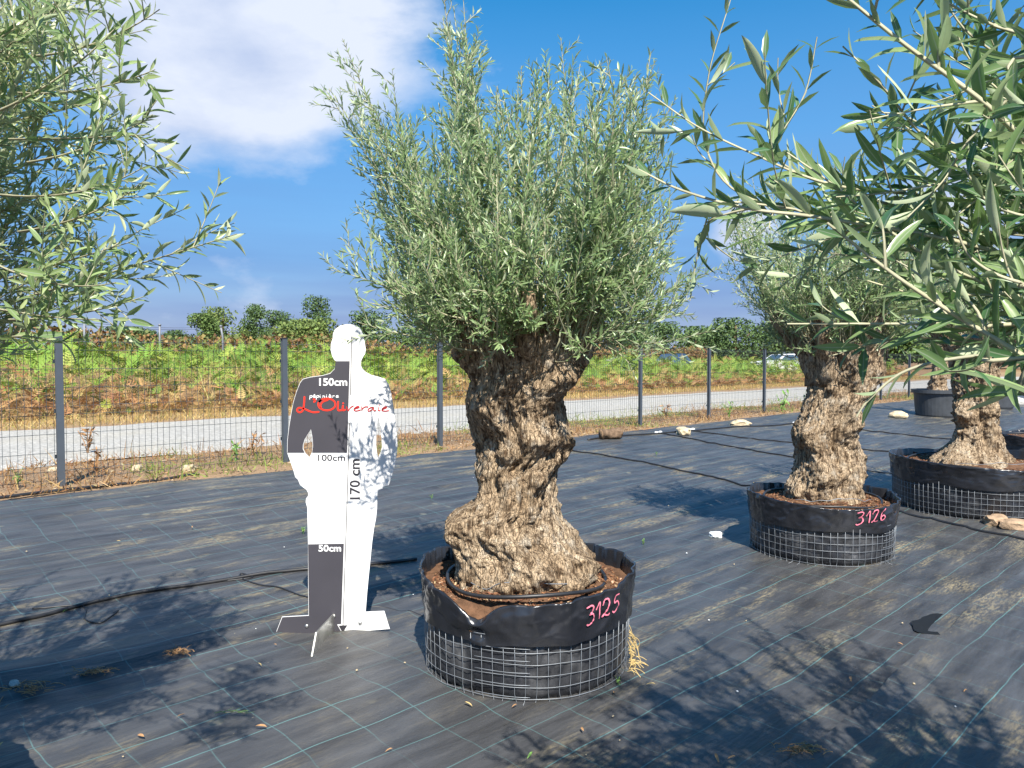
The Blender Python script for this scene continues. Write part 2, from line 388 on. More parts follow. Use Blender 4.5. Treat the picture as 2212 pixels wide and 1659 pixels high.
# ------------------------------------------------------------------ ground, path, weed fabric
def ground_build():
    us = np.concatenate([np.linspace(-500, -20, 25), np.linspace(-18, 60, 120), np.linspace(64, 700, 30)])
    ds = np.concatenate([np.linspace(60, 11, 12), np.linspace(10, -45, 130), np.linspace(-50, -900, 35)])
    Ug, Dg = np.meshgrid(us, ds, indexing='ij'); X, Y = xy(Ug, Dg)
    Z = gz_ud(Ug, Dg) + .035 * fbm(Ug * .7, Dg * .7, 3.3, 4) * sstep(.6, -.2, Dg) * sstep(-60, -20, Dg)
    Z = Z - .07 * sstep(.35, .6, Dg)
    V = np.stack([X, Y, Z], -1).reshape(-1, 3)
    tan = np.array([.36, .23, .125]); dry = np.array([.40, .27, .11]); fern = np.array([.26, .14, .055])
    k1 = sstep(-7.4, -8.2, Dg)[..., None]; k2 = sstep(-9.0, -10.5, Dg)[..., None]
    col = tan * (1 - k1) + dry * k1; col = col * (1 - k2) + fern * k2
    struct(link('ground', make_mesh('ground', V, [grid_quads(len(us), len(ds))], colors=col.reshape(-1, 3)), M['ground']))
ground_build()
def path_build():
    us = np.linspace(-30, 60, 260); k = np.linspace(0, 1, 26)
    n0 = -1.75 + .22 * fbm(us * .8, 1.2, 3, 4) + us * .018; n1 = -7.3 + .25 * fbm(us * .6, 8.2, 3, 4) + us * .03
    Ug = np.repeat(us[:, None], len(k), 1); Dg = n0[:, None] + (n1 - n0)[:, None] * k; X, Y = xy(Ug, Dg)
    Z = gz_ud(Ug, Dg) + .045 + .012 * fbm(Ug * 1.5, Dg * 1.5, 1, 3) - .05 * (np.abs(k - .5) * 2) ** 14
    struct(link('gravel_path', make_mesh('gravel_path', np.stack([X, Y, Z], -1).reshape(-1, 3), [grid_quads(len(us), len(k))]), M['gravel']))
path_build()
def fabric_build():
    for (a, bnd, lift, nu, nd) in ((.5, 5.06, 0, 480, 92), (5.0, 7.72, .007, 480, 66), (7.64, 13, .014, 260, 60)):
        us = np.concatenate([np.linspace(-9, 14, int(nu * .75)), np.linspace(14.2, 40, int(nu * .25))])
        k = np.linspace(0, 1, nd)
        e0 = a + (.10 * fbm(us * .5, a, 3, 3) if a < 1 else .035 * fbm(us * .9, a, 3, 3)); e1 = np.full_like(us, bnd)
        Ug = np.repeat(us[:, None], nd, 1); Dg = e0[:, None] + (e1 - e0)[:, None] * k; X, Y = xy(Ug, Dg)
        Z = fab_ud(Ug, Dg) + lift
        edge = np.exp(-((Dg - e0[:, None]) / .05) ** 2)
        if lift: Z = Z + edge * (.012 + .016 * np.maximum(0, fbm(Ug * 1.4, 5.5, a, 3)))
        else: Z = Z - .03 * np.exp(-((Dg - e0[:, None]) / .02) ** 2)
        me = make_mesh('weed_fabric', np.stack([X, Y, Z], -1).reshape(-1, 3), [grid_quads(len(us), nd)[:, ::-1]])
        struct(link('weed_fabric', me, M['fabric']))
fabric_build()
#MARK_OBJECTS
# ------------------------------------------------------------------ background vegetation
def frond_base(n=8):
    V, T, Q = [], [], []
    t = np.linspace(0, 1, n + 2)
    def c(s): return np.array([0, s, .22 * s - .42 * s * s])
    for i in range(n + 1):
        b = len(V); w = .012 * (1 - t[i]) + .003
        V += [c(t[i]) + [-w, 0, 0], c(t[i]) + [w, 0, 0], c(t[i + 1])]; T.append([b, b + 1, b + 2])
    for i in range(1, n + 1):
        ln = .34 * (1 - t[i]) ** .75 * min(1, .45 + t[i] * 3)
        for s in (-1, 1):
            b = len(V); o = c(t[i]); d = np.array([s * .86, .5, -.12]) * ln; wv = np.array([s * -.2, .5, .08]) * .085 * (1.15 - t[i])
            V += [o, o + d * .45 - wv, o + d, o + d * .45 + wv]; Q.append([b, b + 1, b + 2, b + 3])
    return np.array(V), [np.array(T), np.array(Q)]
def scatter_cols(rng, pal, wts, K, var=.18):
    idx = rng.choice(len(pal), K, p=np.array(wts) / np.sum(wts)); c = np.array(pal)[idx]
    return np.clip(c * rng.uniform(1 - var, 1 + var, (K, 1)) * rng.uniform(.93, 1.07, (K, 3)), 0, 1)
def in_view(x, y, m=.12):
    return (y > 1) & (np.abs(x / y) < 0.69 + m)
def dirs(rng, K, elev0, elev1):
    az = rng.uniform(0, 2 * math.pi, K); el = np.radians(rng.uniform(elev0, elev1, K))
    return np.stack([np.cos(az) * np.cos(el), np.sin(az) * np.cos(el), np.sin(el)], -1)
GREENS = [(.16, .27, .04), (.22, .325, .05), (.10, .185, .03), (.31, .36, .07)]
RUST = [(.36, .19, .08), (.30, .15, .065), (.43, .27, .11), (.42, .31, .12)]
def bracken():
    rng = np.random.RandomState(3)
    bV, bF = frond_base()
    u = rng.uniform(-13, 55, 70000); d = -9.2 - rng.power(.55, 70000) * 24
    x, y = xy(u, d); k = in_view(x, y, .12); u, d, x, y = u[k][:10800], d[k][:10800], x[k][:10800], y[k][:10800]
    K = len(u)
    Hh = (.84 + .4 * fbm(u * .28, d * .28, 5, 3)) * sstep(-8.9, -10.6, d) + .16
    Hh = Hh * (1 - .18 * sstep(5, 25, u))
    hrel = rng.beta(2.0, 1.1, K); z = gz_ud(u, d) + Hh * hrel
    gap = fbm(u * .45 + 40, d * .3, 9, 3)
    dv = dirs(rng, K, 0, 50); dv[:, 1] -= .35; dv = norm(dv); Ln = rng.uniform(.40, .82, K) * (.7 + .3 * sstep(-9, -11, d))
    R = rot_from(dv, norm(np.array([0, -.25, 1.0]) + .35 * rng.normal(size=(K, 3)))) * Ln[:, None, None]
    V, P = merge(bV, bF, R, np.stack([x, y, z], -1))
    g = scatter_cols(rng, GREENS, [4, 4, 2, 1.6], K); r = scatter_cols(rng, RUST, [3, 2, 2, 2], K)
    K2 = 2600; u2 = rng.uniform(-13, 55, 14000); d2 = rng.uniform(-11.6, -9.2, 14000); x2, y2 = xy(u2, d2); k = in_view(x2, y2, .06); u2, d2, x2, y2 = u2[k][:K2], d2[k][:K2], x2[k][:K2], y2[k][:K2]; K2 = len(u2)
    z2 = gz_ud(u2, d2) + rng.uniform(.02, .45, K2) * sstep(-9, -10.5, d2) + .03; dv2 = dirs(rng, K2, -10, 50); dv2[:, 1] -= .4; dv2 = norm(dv2)
    R2 = rot_from(dv2, norm(np.array([0, -.4, 1.0]) + .35 * rng.normal(size=(K2, 3)))) * rng.uniform(.25, .55, K2)[:, None, None]
    V2, P2 = merge(bV, bF, R2, np.stack([x2, y2, z2], -1)); P = [np.concatenate([a, b + len(V)]) for a, b in zip(P, P2)]; V = np.concatenate([V, V2])
    c2 = np.where((rng.uniform(size=K2) < .25 + .65 * sstep(-11, -9.9, d2))[:, None], scatter_cols(rng, RUST, [3, 2, 2, 2], K2), scatter_cols(rng, GREENS, [4, 4, 2, 1.6], K2))
    front = sstep(-10.6, -9.5, d) * .75 + sstep(.4, .1, hrel) * .15 + sstep(.30, .7, gap) * .40
    col = np.where((rng.uniform(size=K) * .4 + .3 + .42 * fbm(u * 1.1, d * 1.1, z * 1.6, 2) < front)[:, None], r, g)
    col = np.concatenate([col, c2])
    stuff(tag(link('bracken', make_mesh('bracken', V, P, False, colors=np.repeat(col, len(bV), 0)), M['veg']), 'mass of green and rust bracken fern on the bank beyond the gravel path', 'bracken'))
bracken()
BV = np.array([[-.5, 0, 0], [.5, 0, 0], [.38, .5, .03], [-.38, .5, .03], [0, 1, .12]]); BF = [np.array([[0, 1, 2, 3]]), np.array([[3, 2, 4]])]
def blades(name, rng, u, d, ln, wd, cols, e0, e1, label, cat, zoff=0, lean=None):
    x, y = xy(u, d); K = len(u); dv = dirs(rng, K, e0, e1)
    if lean is not None: dv = norm(dv + lean)
    R = rot_from(dv, norm(rng.normal(size=(K, 3)))); S = np.stack([wd, ln, ln], -1); R = R * S[:, None, :]
    V, P = merge(BV, BF, R, np.stack([x, y, gz_ud(u, d) + zoff], -1))
    return stuff(tag(link(name, make_mesh(name, V, P, False, colors=np.repeat(cols, len(BV), 0)), M['veg']), label, cat))
def grasses():
    rng = np.random.RandomState(5)
    def vis(n, u0, u1, d0, d1, keep):
        u = rng.uniform(u0, u1, n); d = rng.uniform(d0, d1, n); x, y = xy(u, d); k = in_view(x, y); return u[k][:keep], d[k][:keep]
    STRAW = [(.52, .37, .13), (.44, .29, .10), (.58, .45, .20), (.34, .2, .08)]
    u, d = vis(60000, -14, 55, -10.3, -7.2, 19000); K = len(u)
    d = np.minimum(d, -7.35 + .25 * fbm(u * .6, 8.2, 3, 4) + u * .03)
    blades('dry_grass', rng, u, d, rng.uniform(.07, .26, K), rng.uniform(.008, .016, K), scatter_cols(rng, STRAW + [(.22, .24, .06)], [3, 3, 2, 2, 1.2], K), 20, 85, 'strip of dry straw-coloured grass between path and bracken', 'grass')
    u, d = vis(30000, -14, 55, -19, -9.4, 8500); K = len(u); cl = fbm(u * .4, d * .4, 2, 3); k = cl > -.15; u, d = u[k], d[k]; K = len(u)
    blades('straw_stalks', rng, u, d, rng.uniform(.6, 1.45, K), rng.uniform(.008, .016, K), scatter_cols(rng, [(.60, .48, .2), (.5, .42, .14), (.42, .40, .12)], [3, 2, 2], K), 42, 85, 'pale straw stalks standing among the bracken', 'grass')
    # verge by the fence
    u, d = vis(60000, -6, 30, -2.1, .55, 17000); K = len(u)
    dens = fbm(u * 1.3, d * 1.3, 4, 3); k = (dens > -.35) | (rng.uniform(size=K) < .3); u, d = u[k], d[k]; K = len(u)
    grn = fbm(u * .7 + 9, d * .7, 6, 3) > .28
    cols = np.where(grn[:, None], scatter_cols(rng, [(.20, .27, .05), (.26, .28, .07), (.14, .2, .04)], [2, 2, 1], K), scatter_cols(rng, [(.40, .24, .10), (.30, .16, .07), (.46, .31, .14), (.24, .13, .06)], [3, 3, 2, 2], K))
    tall = rng.uniform(size=K) ** 6
    ul, dl = vis(40000, -6, 30, -2.0, .55, 9000); Kl = len(ul)
    blades('leaf_litter', rng, ul, dl, rng.uniform(.02, .07, Kl), rng.uniform(.006, .02, Kl), scatter_cols(rng, [(.42, .26, .12), (.28, .15, .07), (.5, .36, .2), (.2, .12, .07), (.55, .45, .3)], [3, 3, 2, 2, 1], Kl), -4, 22, 'brown dry litter strewn over the soil strip along the fence', 'litter', .012)
    blades('verge_weeds', rng, u, d, rng.uniform(.03, .11, K) + tall * .25, rng.uniform(.006, .014, K), cols, 5, 85, 'low dry weeds on the soil strip along the wire fence', 'weeds')
grasses()
LQ = np.array([[0, 0, 0], [.5, .45, .06], [0, 1, 0], [-.5, .45, .06]]); LQF = [np.array([[0, 1, 2, 3]])]
def leafcloud(rng, centers, radii, K, size, pal, wts, shell=.45):
    """leaf-sized faces spread through lumpy clumps"""
    centers = np.asarray(centers, float); radii = np.asarray(radii, float)
    vol = np.prod(radii, 1) ** .72; idx = rng.choice(len(centers), K, p=vol / vol.sum())
    v = norm(rng.normal(size=(K, 3))); rr = rng.uniform(shell, 1.0, K) ** .6
    lump = 1 + .28 * fbm(v[:, 0] * 2.2 + idx * 3.1, v[:, 1] * 2.2, v[:, 2] * 2.2, 3)
    T = centers[idx] + v * radii[idx] * (rr * lump)[:, None]
    dv = norm(v + rng.normal(size=(K, 3)) * .9); R = rot_from(dv, norm(v + rng.normal(size=(K, 3)) * .5 + np.array([0, 0, .5])))
    S = size * rng.uniform(.6, 1.4, K); R = R * S[:, None, None]
    V, P = merge(LQ, LQF, R, T); col = scatter_cols(rng, pal, wts, K)
    return V, P, np.repeat(col, 4, 0)
def far_tree(x0, x1, ytop, Y, label, seed, pal, name='broadleaf_tree', group='trees on the far side of the field', nclump=18, K=5600, zbase=.9, size=None):
    rng = np.random.RandomState(seed)
    a = at((x0 + x1) / 2, ytop, Y); wid = (x1 - x0) / F * Y / 2 * 1.34; top = a[2]; H = top - zbase
    root = empty(name, (a[0], Y, zbase - .15), label, 'tree', group)
    cs, rs = [], []
    for i in range(nclump):
        t = rng.uniform(.16, .93); env = math.sin(min(1, .25 + t * .95) * math.pi * .88) ** .55
        ang = rng.uniform(0, 2 * math.pi); r = wid * env * rng.uniform(.35, .85)
        s = wid * rng.uniform(.30, .50)
        cs.append((math.cos(ang) * r, math.sin(ang) * r, H * t)); rs.append((s, s, min(s * .85, H * .22)))
    cs.append((0, 0, H * .86)); rs.append((wid * .42, wid * .42, H * .16))
    V, P, col = leafcloud(rng, cs, rs, K, size or max(.14, wid * .062), pal, [3, 3, 2], .3)
    V[:, 2] = np.minimum(V[:, 2], H + .1)
    V[:, 2] = np.maximum(V[:, 2], .05)
    link('crown', make_mesh('crown', V, P, False, colors=col), M['tree_far'], root)
    acc = Acc(); tr = wid * .09
    tv, tp = tube(catmull([(0, 0, -.3), (.03 * wid, 0, H * .25), (-.05 * wid, 0, H * .55), (0, 0, H * .85)], 4), np.linspace(tr, tr * .3, 13), 7); acc.add(tv, tp)
    for i in range(5):
        c = np.array(cs[i]); s0 = np.array([0, 0, H * rng.uniform(.2, .5)]); tv, tp = tube([s0, (s0 + c) / 2 + [0, 0, .1], c], [tr * .45, tr * .3, tr * .12], 5); acc.add(tv, tp)
    link('trunk', acc.mesh('trunk'), M['log'], root)
DG = [(.09, .15, .05), (.125, .195, .065), (.065, .11, .04)]; MG = [(.12, .19, .05), (.155, .235, .065), (.085, .14, .04)]; YG = [(.155, .215, .06), (.205, .265, .075), (.12, .17, .05)]
for a in ((408, 480, 676, 62, 'low round tree at the left end of the far tree group', 1, MG), (438, 528, 661, 66, 'broad light green tree in the far tree group', 2, YG),
          (516, 580, 654, 68, 'pointed dark green tree beside the broad light one', 3, DG), (572, 640, 668, 74, 'small leaning tree between pointed tree and tall tree', 4, DG),
          (655, 723, 636, 64, 'tall upright tree rising highest above the field', 5, DG), (600, 735, 686, 58, 'pale green thicket below the tall tree', 6, YG),
          (752, 850, 670, 66, 'dark tree half hidden behind head of silhouette board and olive', 7, DG), (845, 960, 690, 70, 'dark tree behind the left side of central olive crown', 8, DG),
          (222, 300, 704, 62, 'low dark bush on the horizon far left', 9, DG), (290, 345, 708, 66, 'smaller dark bush just right of far left bush', 10, DG),
          (345, 412, 712, 70, 'lowest bush on the horizon left of the tree group', 11, DG), (130, 190, 712, 58, 'bright bush on horizon behind the leftmost fence post', 12, YG),
          (1395, 1475, 694, 72, 'dark tree right of the central olive crown', 13, DG), (1455, 1560, 702, 76, 'broad tree behind the low right olive twig', 14, DG),
          (1540, 1640, 684, 70, 'tall dark tree left of second olive trunk', 15, DG), (1620, 1740, 690, 74, 'dark tree behind the second olive trunk', 16, DG),
          (1730, 1850, 700, 78, 'tree hidden behind the second olive crown', 17, MG), (1840, 1990, 706, 80, 'tree between second and third olive trunks', 18, MG), (1980, 2200, 712, 84, 'broad tree behind the third olive trunk', 19, DG),
          (960, 1120, 694, 74, 'tree behind the central olive crown', 20, DG), (1110, 1260, 700, 78, 'tree behind the right limb of central olive', 21, MG), (1250, 1400, 700, 80, 'tree glimpsed under right side of central olive crown', 22, DG)):
    far_tree(*a)
def hedge():
    rng = np.random.RandomState(9); cs, rs = [], []
    for u in np.arange(-30, 75, .8):
        d = -27 + 1.5 * vn(u * .2, 1, 1) - 2.5 * sstep(10, 40, u); x, y = xy(u, d)
        if not in_view(x, y, .2): continue
        h = 1.25 + .32 * vn(u * .5, 3, 2); z = .95; cs.append((x, y, z + h * .5 + .50 * (1 - .6 * sstep(4, 24, u)))); rs.append((1.1, 1.1, h * .55))
    V, P, c = leafcloud(rng, cs, rs, 30000, .17, [(.25, .14, .06), (.19, .10, .05), (.29, .20, .07), (.16, .18, .06)], [3, 1.6, 2.4, 3.0], .5)
    stuff(tag(link('bramble_hedge', make_mesh('bramble_hedge', V, P, False, colors=c), M['tree_far']), 'long reddish brown bramble hedge across the far field', 'hedge'))
hedge()
# poles and cable in the field
for i, (x, yt, yb, lab) in enumerate(((182, 697, 735, 'thin grey pole standing in field right of leftmost fence post'), (345, 703, 735, 'thin grey pole further along the far field'), (481, 706, 728, 'leaning grey pole in front of the tree group'))):
    b = at(x, yb, 26); tp_ = at(x if i < 2 else x - 4, yt, 26); tv, tp = tube([b - [0, 0, 1.5], b, tp_], .035, 8)
    o = link('field_pole', None, None); o.location = b; tag(o, lab, 'pole', 'poles in the field')
    p = link('shaft', make_mesh('shaft', tv - b, tp), M['pole'], o); cv, cp = tube([tp_ - [0, 0, .01], tp_ + [0, 0, .05]], .05, 8); link('cap', make_mesh('cap', cv - b, cp), M['pole'], o)
for (ya, yb_, lab) in ((668, 704, 'upper overhead cable sagging towards the horizon'), (676, 707, 'lower overhead cable sagging towards the horizon')):
    a, b = at(-60, ya, 40), at(480, yb_, 110); t = np.linspace(0, 1, 16)[:, None]; pts = a + (b - a) * t; pts[:, 2] -= (4 * t[:, 0] * (1 - t[:, 0])) * .6
    tv, tp = tube(pts, .018, 5); tag(link('overhead_cable', make_mesh('overhead_cable', tv, tp), M['cable']), lab, 'cable')

# ------------------------------------------------------------------ parked cars behind the bracken
def car(loc, rz, paint, label):
    root = empty('parked_car', loc, label, 'car', 'cars parked beyond the field'); root.rotation_euler.z = rz
    side = [(-2.05, .35), (-2.1, .75), (-1.95, .92), (-1.0, 1.0), (-.35, 1.42), (.9, 1.48), (1.65, 1.05), (2.05, .98), (2.1, .4)]
    W = .86; V, Q = [], []
    for s, yy in ((1.0, -W), (1.0, W)):
        V += [(x, yy * (1 if z < 1.02 else .78), z) for x, z in side]
    n = len(side); polys = [list(range(n))[::-1], list(range(n, 2 * n))] + [[i, (i + 1) % n, (i + 1) % n + n, i + n] for i in range(n)]
    me = bpy.data.meshes.new('body'); me.from_pydata(V, [], polys); link('body', me, paint, root)
    gm = M['car_glass']
    def quad(nm, pts, m):
        me = bpy.data.meshes.new(nm); pts = [Vector(p) for p in pts]; nn = (pts[1] - pts[0]).cross(pts[2] - pts[0]).normalized() * .012
        me.from_pydata([p + nn for p in pts] + [p - nn for p in pts], [], [list(range(len(pts))), list(range(2 * len(pts) - 1, len(pts) - 1, -1))] + [[i, i + len(pts), (i + 1) % len(pts) + len(pts), (i + 1) % len(pts)] for i in range(len(pts))]); link(nm, me, m, root)
    for s in (-1, 1):
        quad('side_window', [(-.85, s * .85, 1.04), (.35, s * .85, 1.04), (.35, s * .69, 1.4), (-.32, s * .69, 1.38)][::s], gm)
        quad('side_window', [(.42, s * .85, 1.04), (1.4, s * .85, 1.07), (.9, s * .69, 1.41), (.42, s * .69, 1.4)][::s], gm)
        quad('headlight', [(-2.09, s * .5, .7), (-2.09, s * .8, .7), (-2.03, s * .8, .84), (-2.03, s * .5, .84)], M['plastic_white'])
        for wx in (-1.3, 1.3):
            tv, tp = tube([(wx, s * .72, .32), (wx, s * .9, .32)], .32, 16); wl = link('wheel', make_mesh('wheel', tv, tp), M['hose'], root)
            tv, tp = tube([(wx, s * .88, .32), (wx, s * .915, .32)], .19, 12); link('rim', make_mesh('rim', tv, tp), M['bolt'], wl)
    quad('windscreen', [(-.97, -.62, 1.03), (-.97, .62, 1.03), (-.38, .58, 1.4), (-.38, -.58, 1.4)], gm)
    quad('rear_window', [(1.62, -.6, 1.08), (1.62, .6, 1.08), (.95, .56, 1.45), (.95, -.56, 1.45)], gm)
M['car_glass'] = simple('car_glass', (.05, .08, .11), .08, 0, .05); M['blue_paint'] = simple('blue_paint', (.03, .06, .16), .25, 0, .05); M['white_paint'] = simple('white_paint', (.8, .8, .8), .3, 0, .02)
a = at(1452, 775, 52); car((a[0], 52, float(gz_ud(*ud(a[0], 52)))), math.radians(60), M['blue_paint'], 'dark blue car whose roof shows above the bracken')
a = at(1690, 772, 50); car((a[0], 50, float(gz_ud(*ud(a[0], 50)))), math.radians(20), M['white_paint'], 'white car partly hidden behind the second olive trunk')

# ------------------------------------------------------------------ wire fence
def fence():
    root = empty('wire_fence', (P0[0], P0[1], .17), 'anthracite welded wire fence with steel posts along the gravel path', 'fence')
    SP = 2.52; HT = 1.58
    ang = math.atan2(U[1], U[0])
    prof = np.array([(-.033, -.028), (.033, -.028), (.033, -.018), (.010, -.018), (.010, .018), (.033, .018), (.033, .028), (-.033, .028), (-.033, .018), (-.010, .018), (-.010, -.018), (-.033, -.018)])
    n = len(prof); V = np.concatenate([np.c_[prof, np.full(n, -.15)], np.c_[prof, np.full(n, HT)]])
    Q = [[i, (i + 1) % n, (i + 1) % n + n, i + n] for i in range(n)]
    post_me = bpy.data.meshes.new('post'); post_me.from_pydata(V.tolist(), [], Q + [list(range(n))[::-1], list(range(n, 2 * n))])
    cap_me = make_mesh('post_cap', boxv(-.037, .037, -.032, .032, HT + .001, HT + .018), [BOXF], False)
    clip_me = make_mesh('clip', boxv(-.045, .045, .029, .037, -.02, .02), [BOXF], False)
    rot = Matrix.Rotation(ang, 4, 'Z')
    folds = [(.06, .15), (.74, .83), (1.42, 1.51)]; zs = [.06, .15, .345, .54, .74, .83, 1.025, 1.22, 1.42, 1.51]
    pts = [(0, 0, .02)]
    for a, b in folds: pts += [(0, 0, a), (0, -.035, (a + b) / 2), (0, 0, b)]
    pts += [(0, 0, 1.55)]
    wv, wp = tube(pts, .0023, 5); wire_me = make_mesh('wire', wv, wp)
    ns = range(-2, 13); nw = 38
    for k in ns:
        x, y = xy(k * SP, 0); z = float(gz_ud(0, 0))
        sink = .0 if k < 4 else -.012 * (k - 4)
        mw = Matrix.Translation((x - P0[0], y - P0[1], z - .17 + sink)) @ rot
        if k in (3,): pass
        p = link('post', post_me, M['fence'], root); p.matrix_basis = mw
        c = link('post_cap', cap_me, M['hose'], p)
        if k < 8:
            for zc in (.3, .78, 1.3): q = link('clip', clip_me, M['fence_wire'], p, (0, 0, zc))
        if k == 12: continue
        acc = Acc()
        for zz in zs:
            v, pp = tube([(.04, .0055, zz), (SP / 2, .0055, zz), (SP - .04, .0055, zz)], .0026, 5); acc.add(v, pp)
        if k >= 3 or k < -1:
            for i in range(nw): acc.add(wv + np.array([.055 + i * (SP - .11) / (nw - 1), 0, 0]), wp)
        pn = link('panel', acc.mesh('panel'), M['fence_wire'], root); pn.matrix_basis = mw
        if -1 <= k < 3:
            for i in range(nw): link('wire', wire_me, M['fence_wire'], pn, (.055 + i * (SP - .11) / (nw - 1), 0, 0))
fence()
# ------------------------------------------------------------------ olive trees
def leaf_base(rows, hw=.12, arch=.10, fold=.035):
    ts = np.linspace(0, 1, rows + 2); V = [(0, 0, 0)]; T, Q = [], []
    for t in ts[1:-1]:
        wd = hw * (math.sin(math.pi * t ** .85) ** .72); z = arch * (t - t * t * 1.6)
        V += [(-wd, t, z + fold), (0, t, z), (wd, t, z + fold)]
    V.append((0, 1, arch * -.6)); e = len(V) - 1
    T += [(0, 2, 1), (0, 3, 2)]
    for i in range(rows - 1):
        a = 1 + i * 3; b = a + 3; Q += [(a, a + 1, b + 1, b), (a + 1, a + 2, b + 2, b + 1)]
    a = 1 + (rows - 1) * 3; T += [(a, a + 1, e), (a + 1, a + 2, e)]
    P = [np.array(T)]
    if Q: P.append(np.array(Q))
    return np.array(V), P
def rib_of(V): return (np.abs(np.asarray(V)[:, 0]) < 1e-6).astype(float)
LEAF1, LEAF2, LEAF5 = leaf_base(1), leaf_base(2), leaf_base(6)
LEAF_ME = []
for a_, h_, f_ in ((.06, .10, .03), (.16, .085, .045), (-.08, .115, .02), (.30, .10, .05), (.10, .125, .055)):
    v_, p_ = leaf_base(6, h_, a_, f_); v_ = v_ + np.c_[.05 * np.sin(v_[:, 1] * 3.1) * (1 if a_ > .1 else -.6), np.zeros(len(v_)), np.zeros(len(v_))]
    LEAF_ME.append(make_mesh('leaf', v_, p_, attrs={'rib': rib_of(leaf_base(6, h_, a_, f_)[0])}))
def bez(a, b, c, n):
    t = np.linspace(0, 1, n)[:, None]; return (1 - t) ** 2 * a + 2 * t * (1 - t) * b + t * t * c
def along(P, s):
    seg = np.linalg.norm(np.diff(P, axis=0), axis=1); cum = np.concatenate([[0], np.cumsum(seg)])
    out = np.stack([np.interp(s, cum, P[:, k]) for k in range(3)], -1)
    e = .004; t = norm(np.stack([np.interp(s + e, cum, P[:, k]) - np.interp(s - e, cum, P[:, k]) for k in range(3)], -1))
    return out, t, cum[-1]
def plen(P): return np.linalg.norm(np.diff(P, axis=0), axis=1).sum()
def grow(rng, shoots, step, twig_gap, twig_len, twig_from=.3, leaf_from=.28, up=.35):
    """shoots: list of (polyline, base radius). Returns twig list and node arrays"""
    polys, pos, tan, size, ph = [], [], [], [], []
    def nodes(P, f0, scale):
        Ln = plen(P)
        if Ln * (1 - f0) < step: return
        s = np.arange(Ln * f0, Ln * .995, step) + rng.uniform(-.2, .2) * step
        s = np.clip(s, .003, Ln - .003); p, t, _ = along(P, s); pos.append(p); tan.append(t)
        rel = s / Ln; size.append(scale * (1 - .45 * sstep(.75, 1.0, rel)) * (.85 + .15 * sstep(f0, f0 + .2, rel))); ph.append(np.arange(len(s)) * math.pi / 2 + rng.uniform(0, 6.28))
    for P, r in shoots:
        polys.append((P, r)); nodes(P, leaf_from, 1.0); Ln = plen(P)
        s = Ln * twig_from + rng.uniform(0, twig_gap)
        while s < Ln * .95:
            p, t, _ = along(P, np.array([s])); p, t = p[0], t[0]
            q = rng.normal(size=3); q = q - q.dot(t) * t; q /= np.linalg.norm(q)
            ln = twig_len * rng.uniform(.45, 1.25) * (1.1 - .55 * s / Ln)
            d = t * .62 + q * .80 + np.array([0, 0, up * .5]); d /= np.linalg.norm(d)
            e = p + d * ln + np.array([0, 0, up * .25 * ln]) + rng.normal(size=3) * .02
            tw = bez(p, p + d * ln * .55, e, 6); polys.append((tw, max(.0011, r * .45))); nodes(tw, .12, .92)
            s += twig_gap * rng.uniform(.5, 1.5)
    return polys, np.concatenate(pos), np.concatenate(tan), np.concatenate(size), np.concatenate(ph)
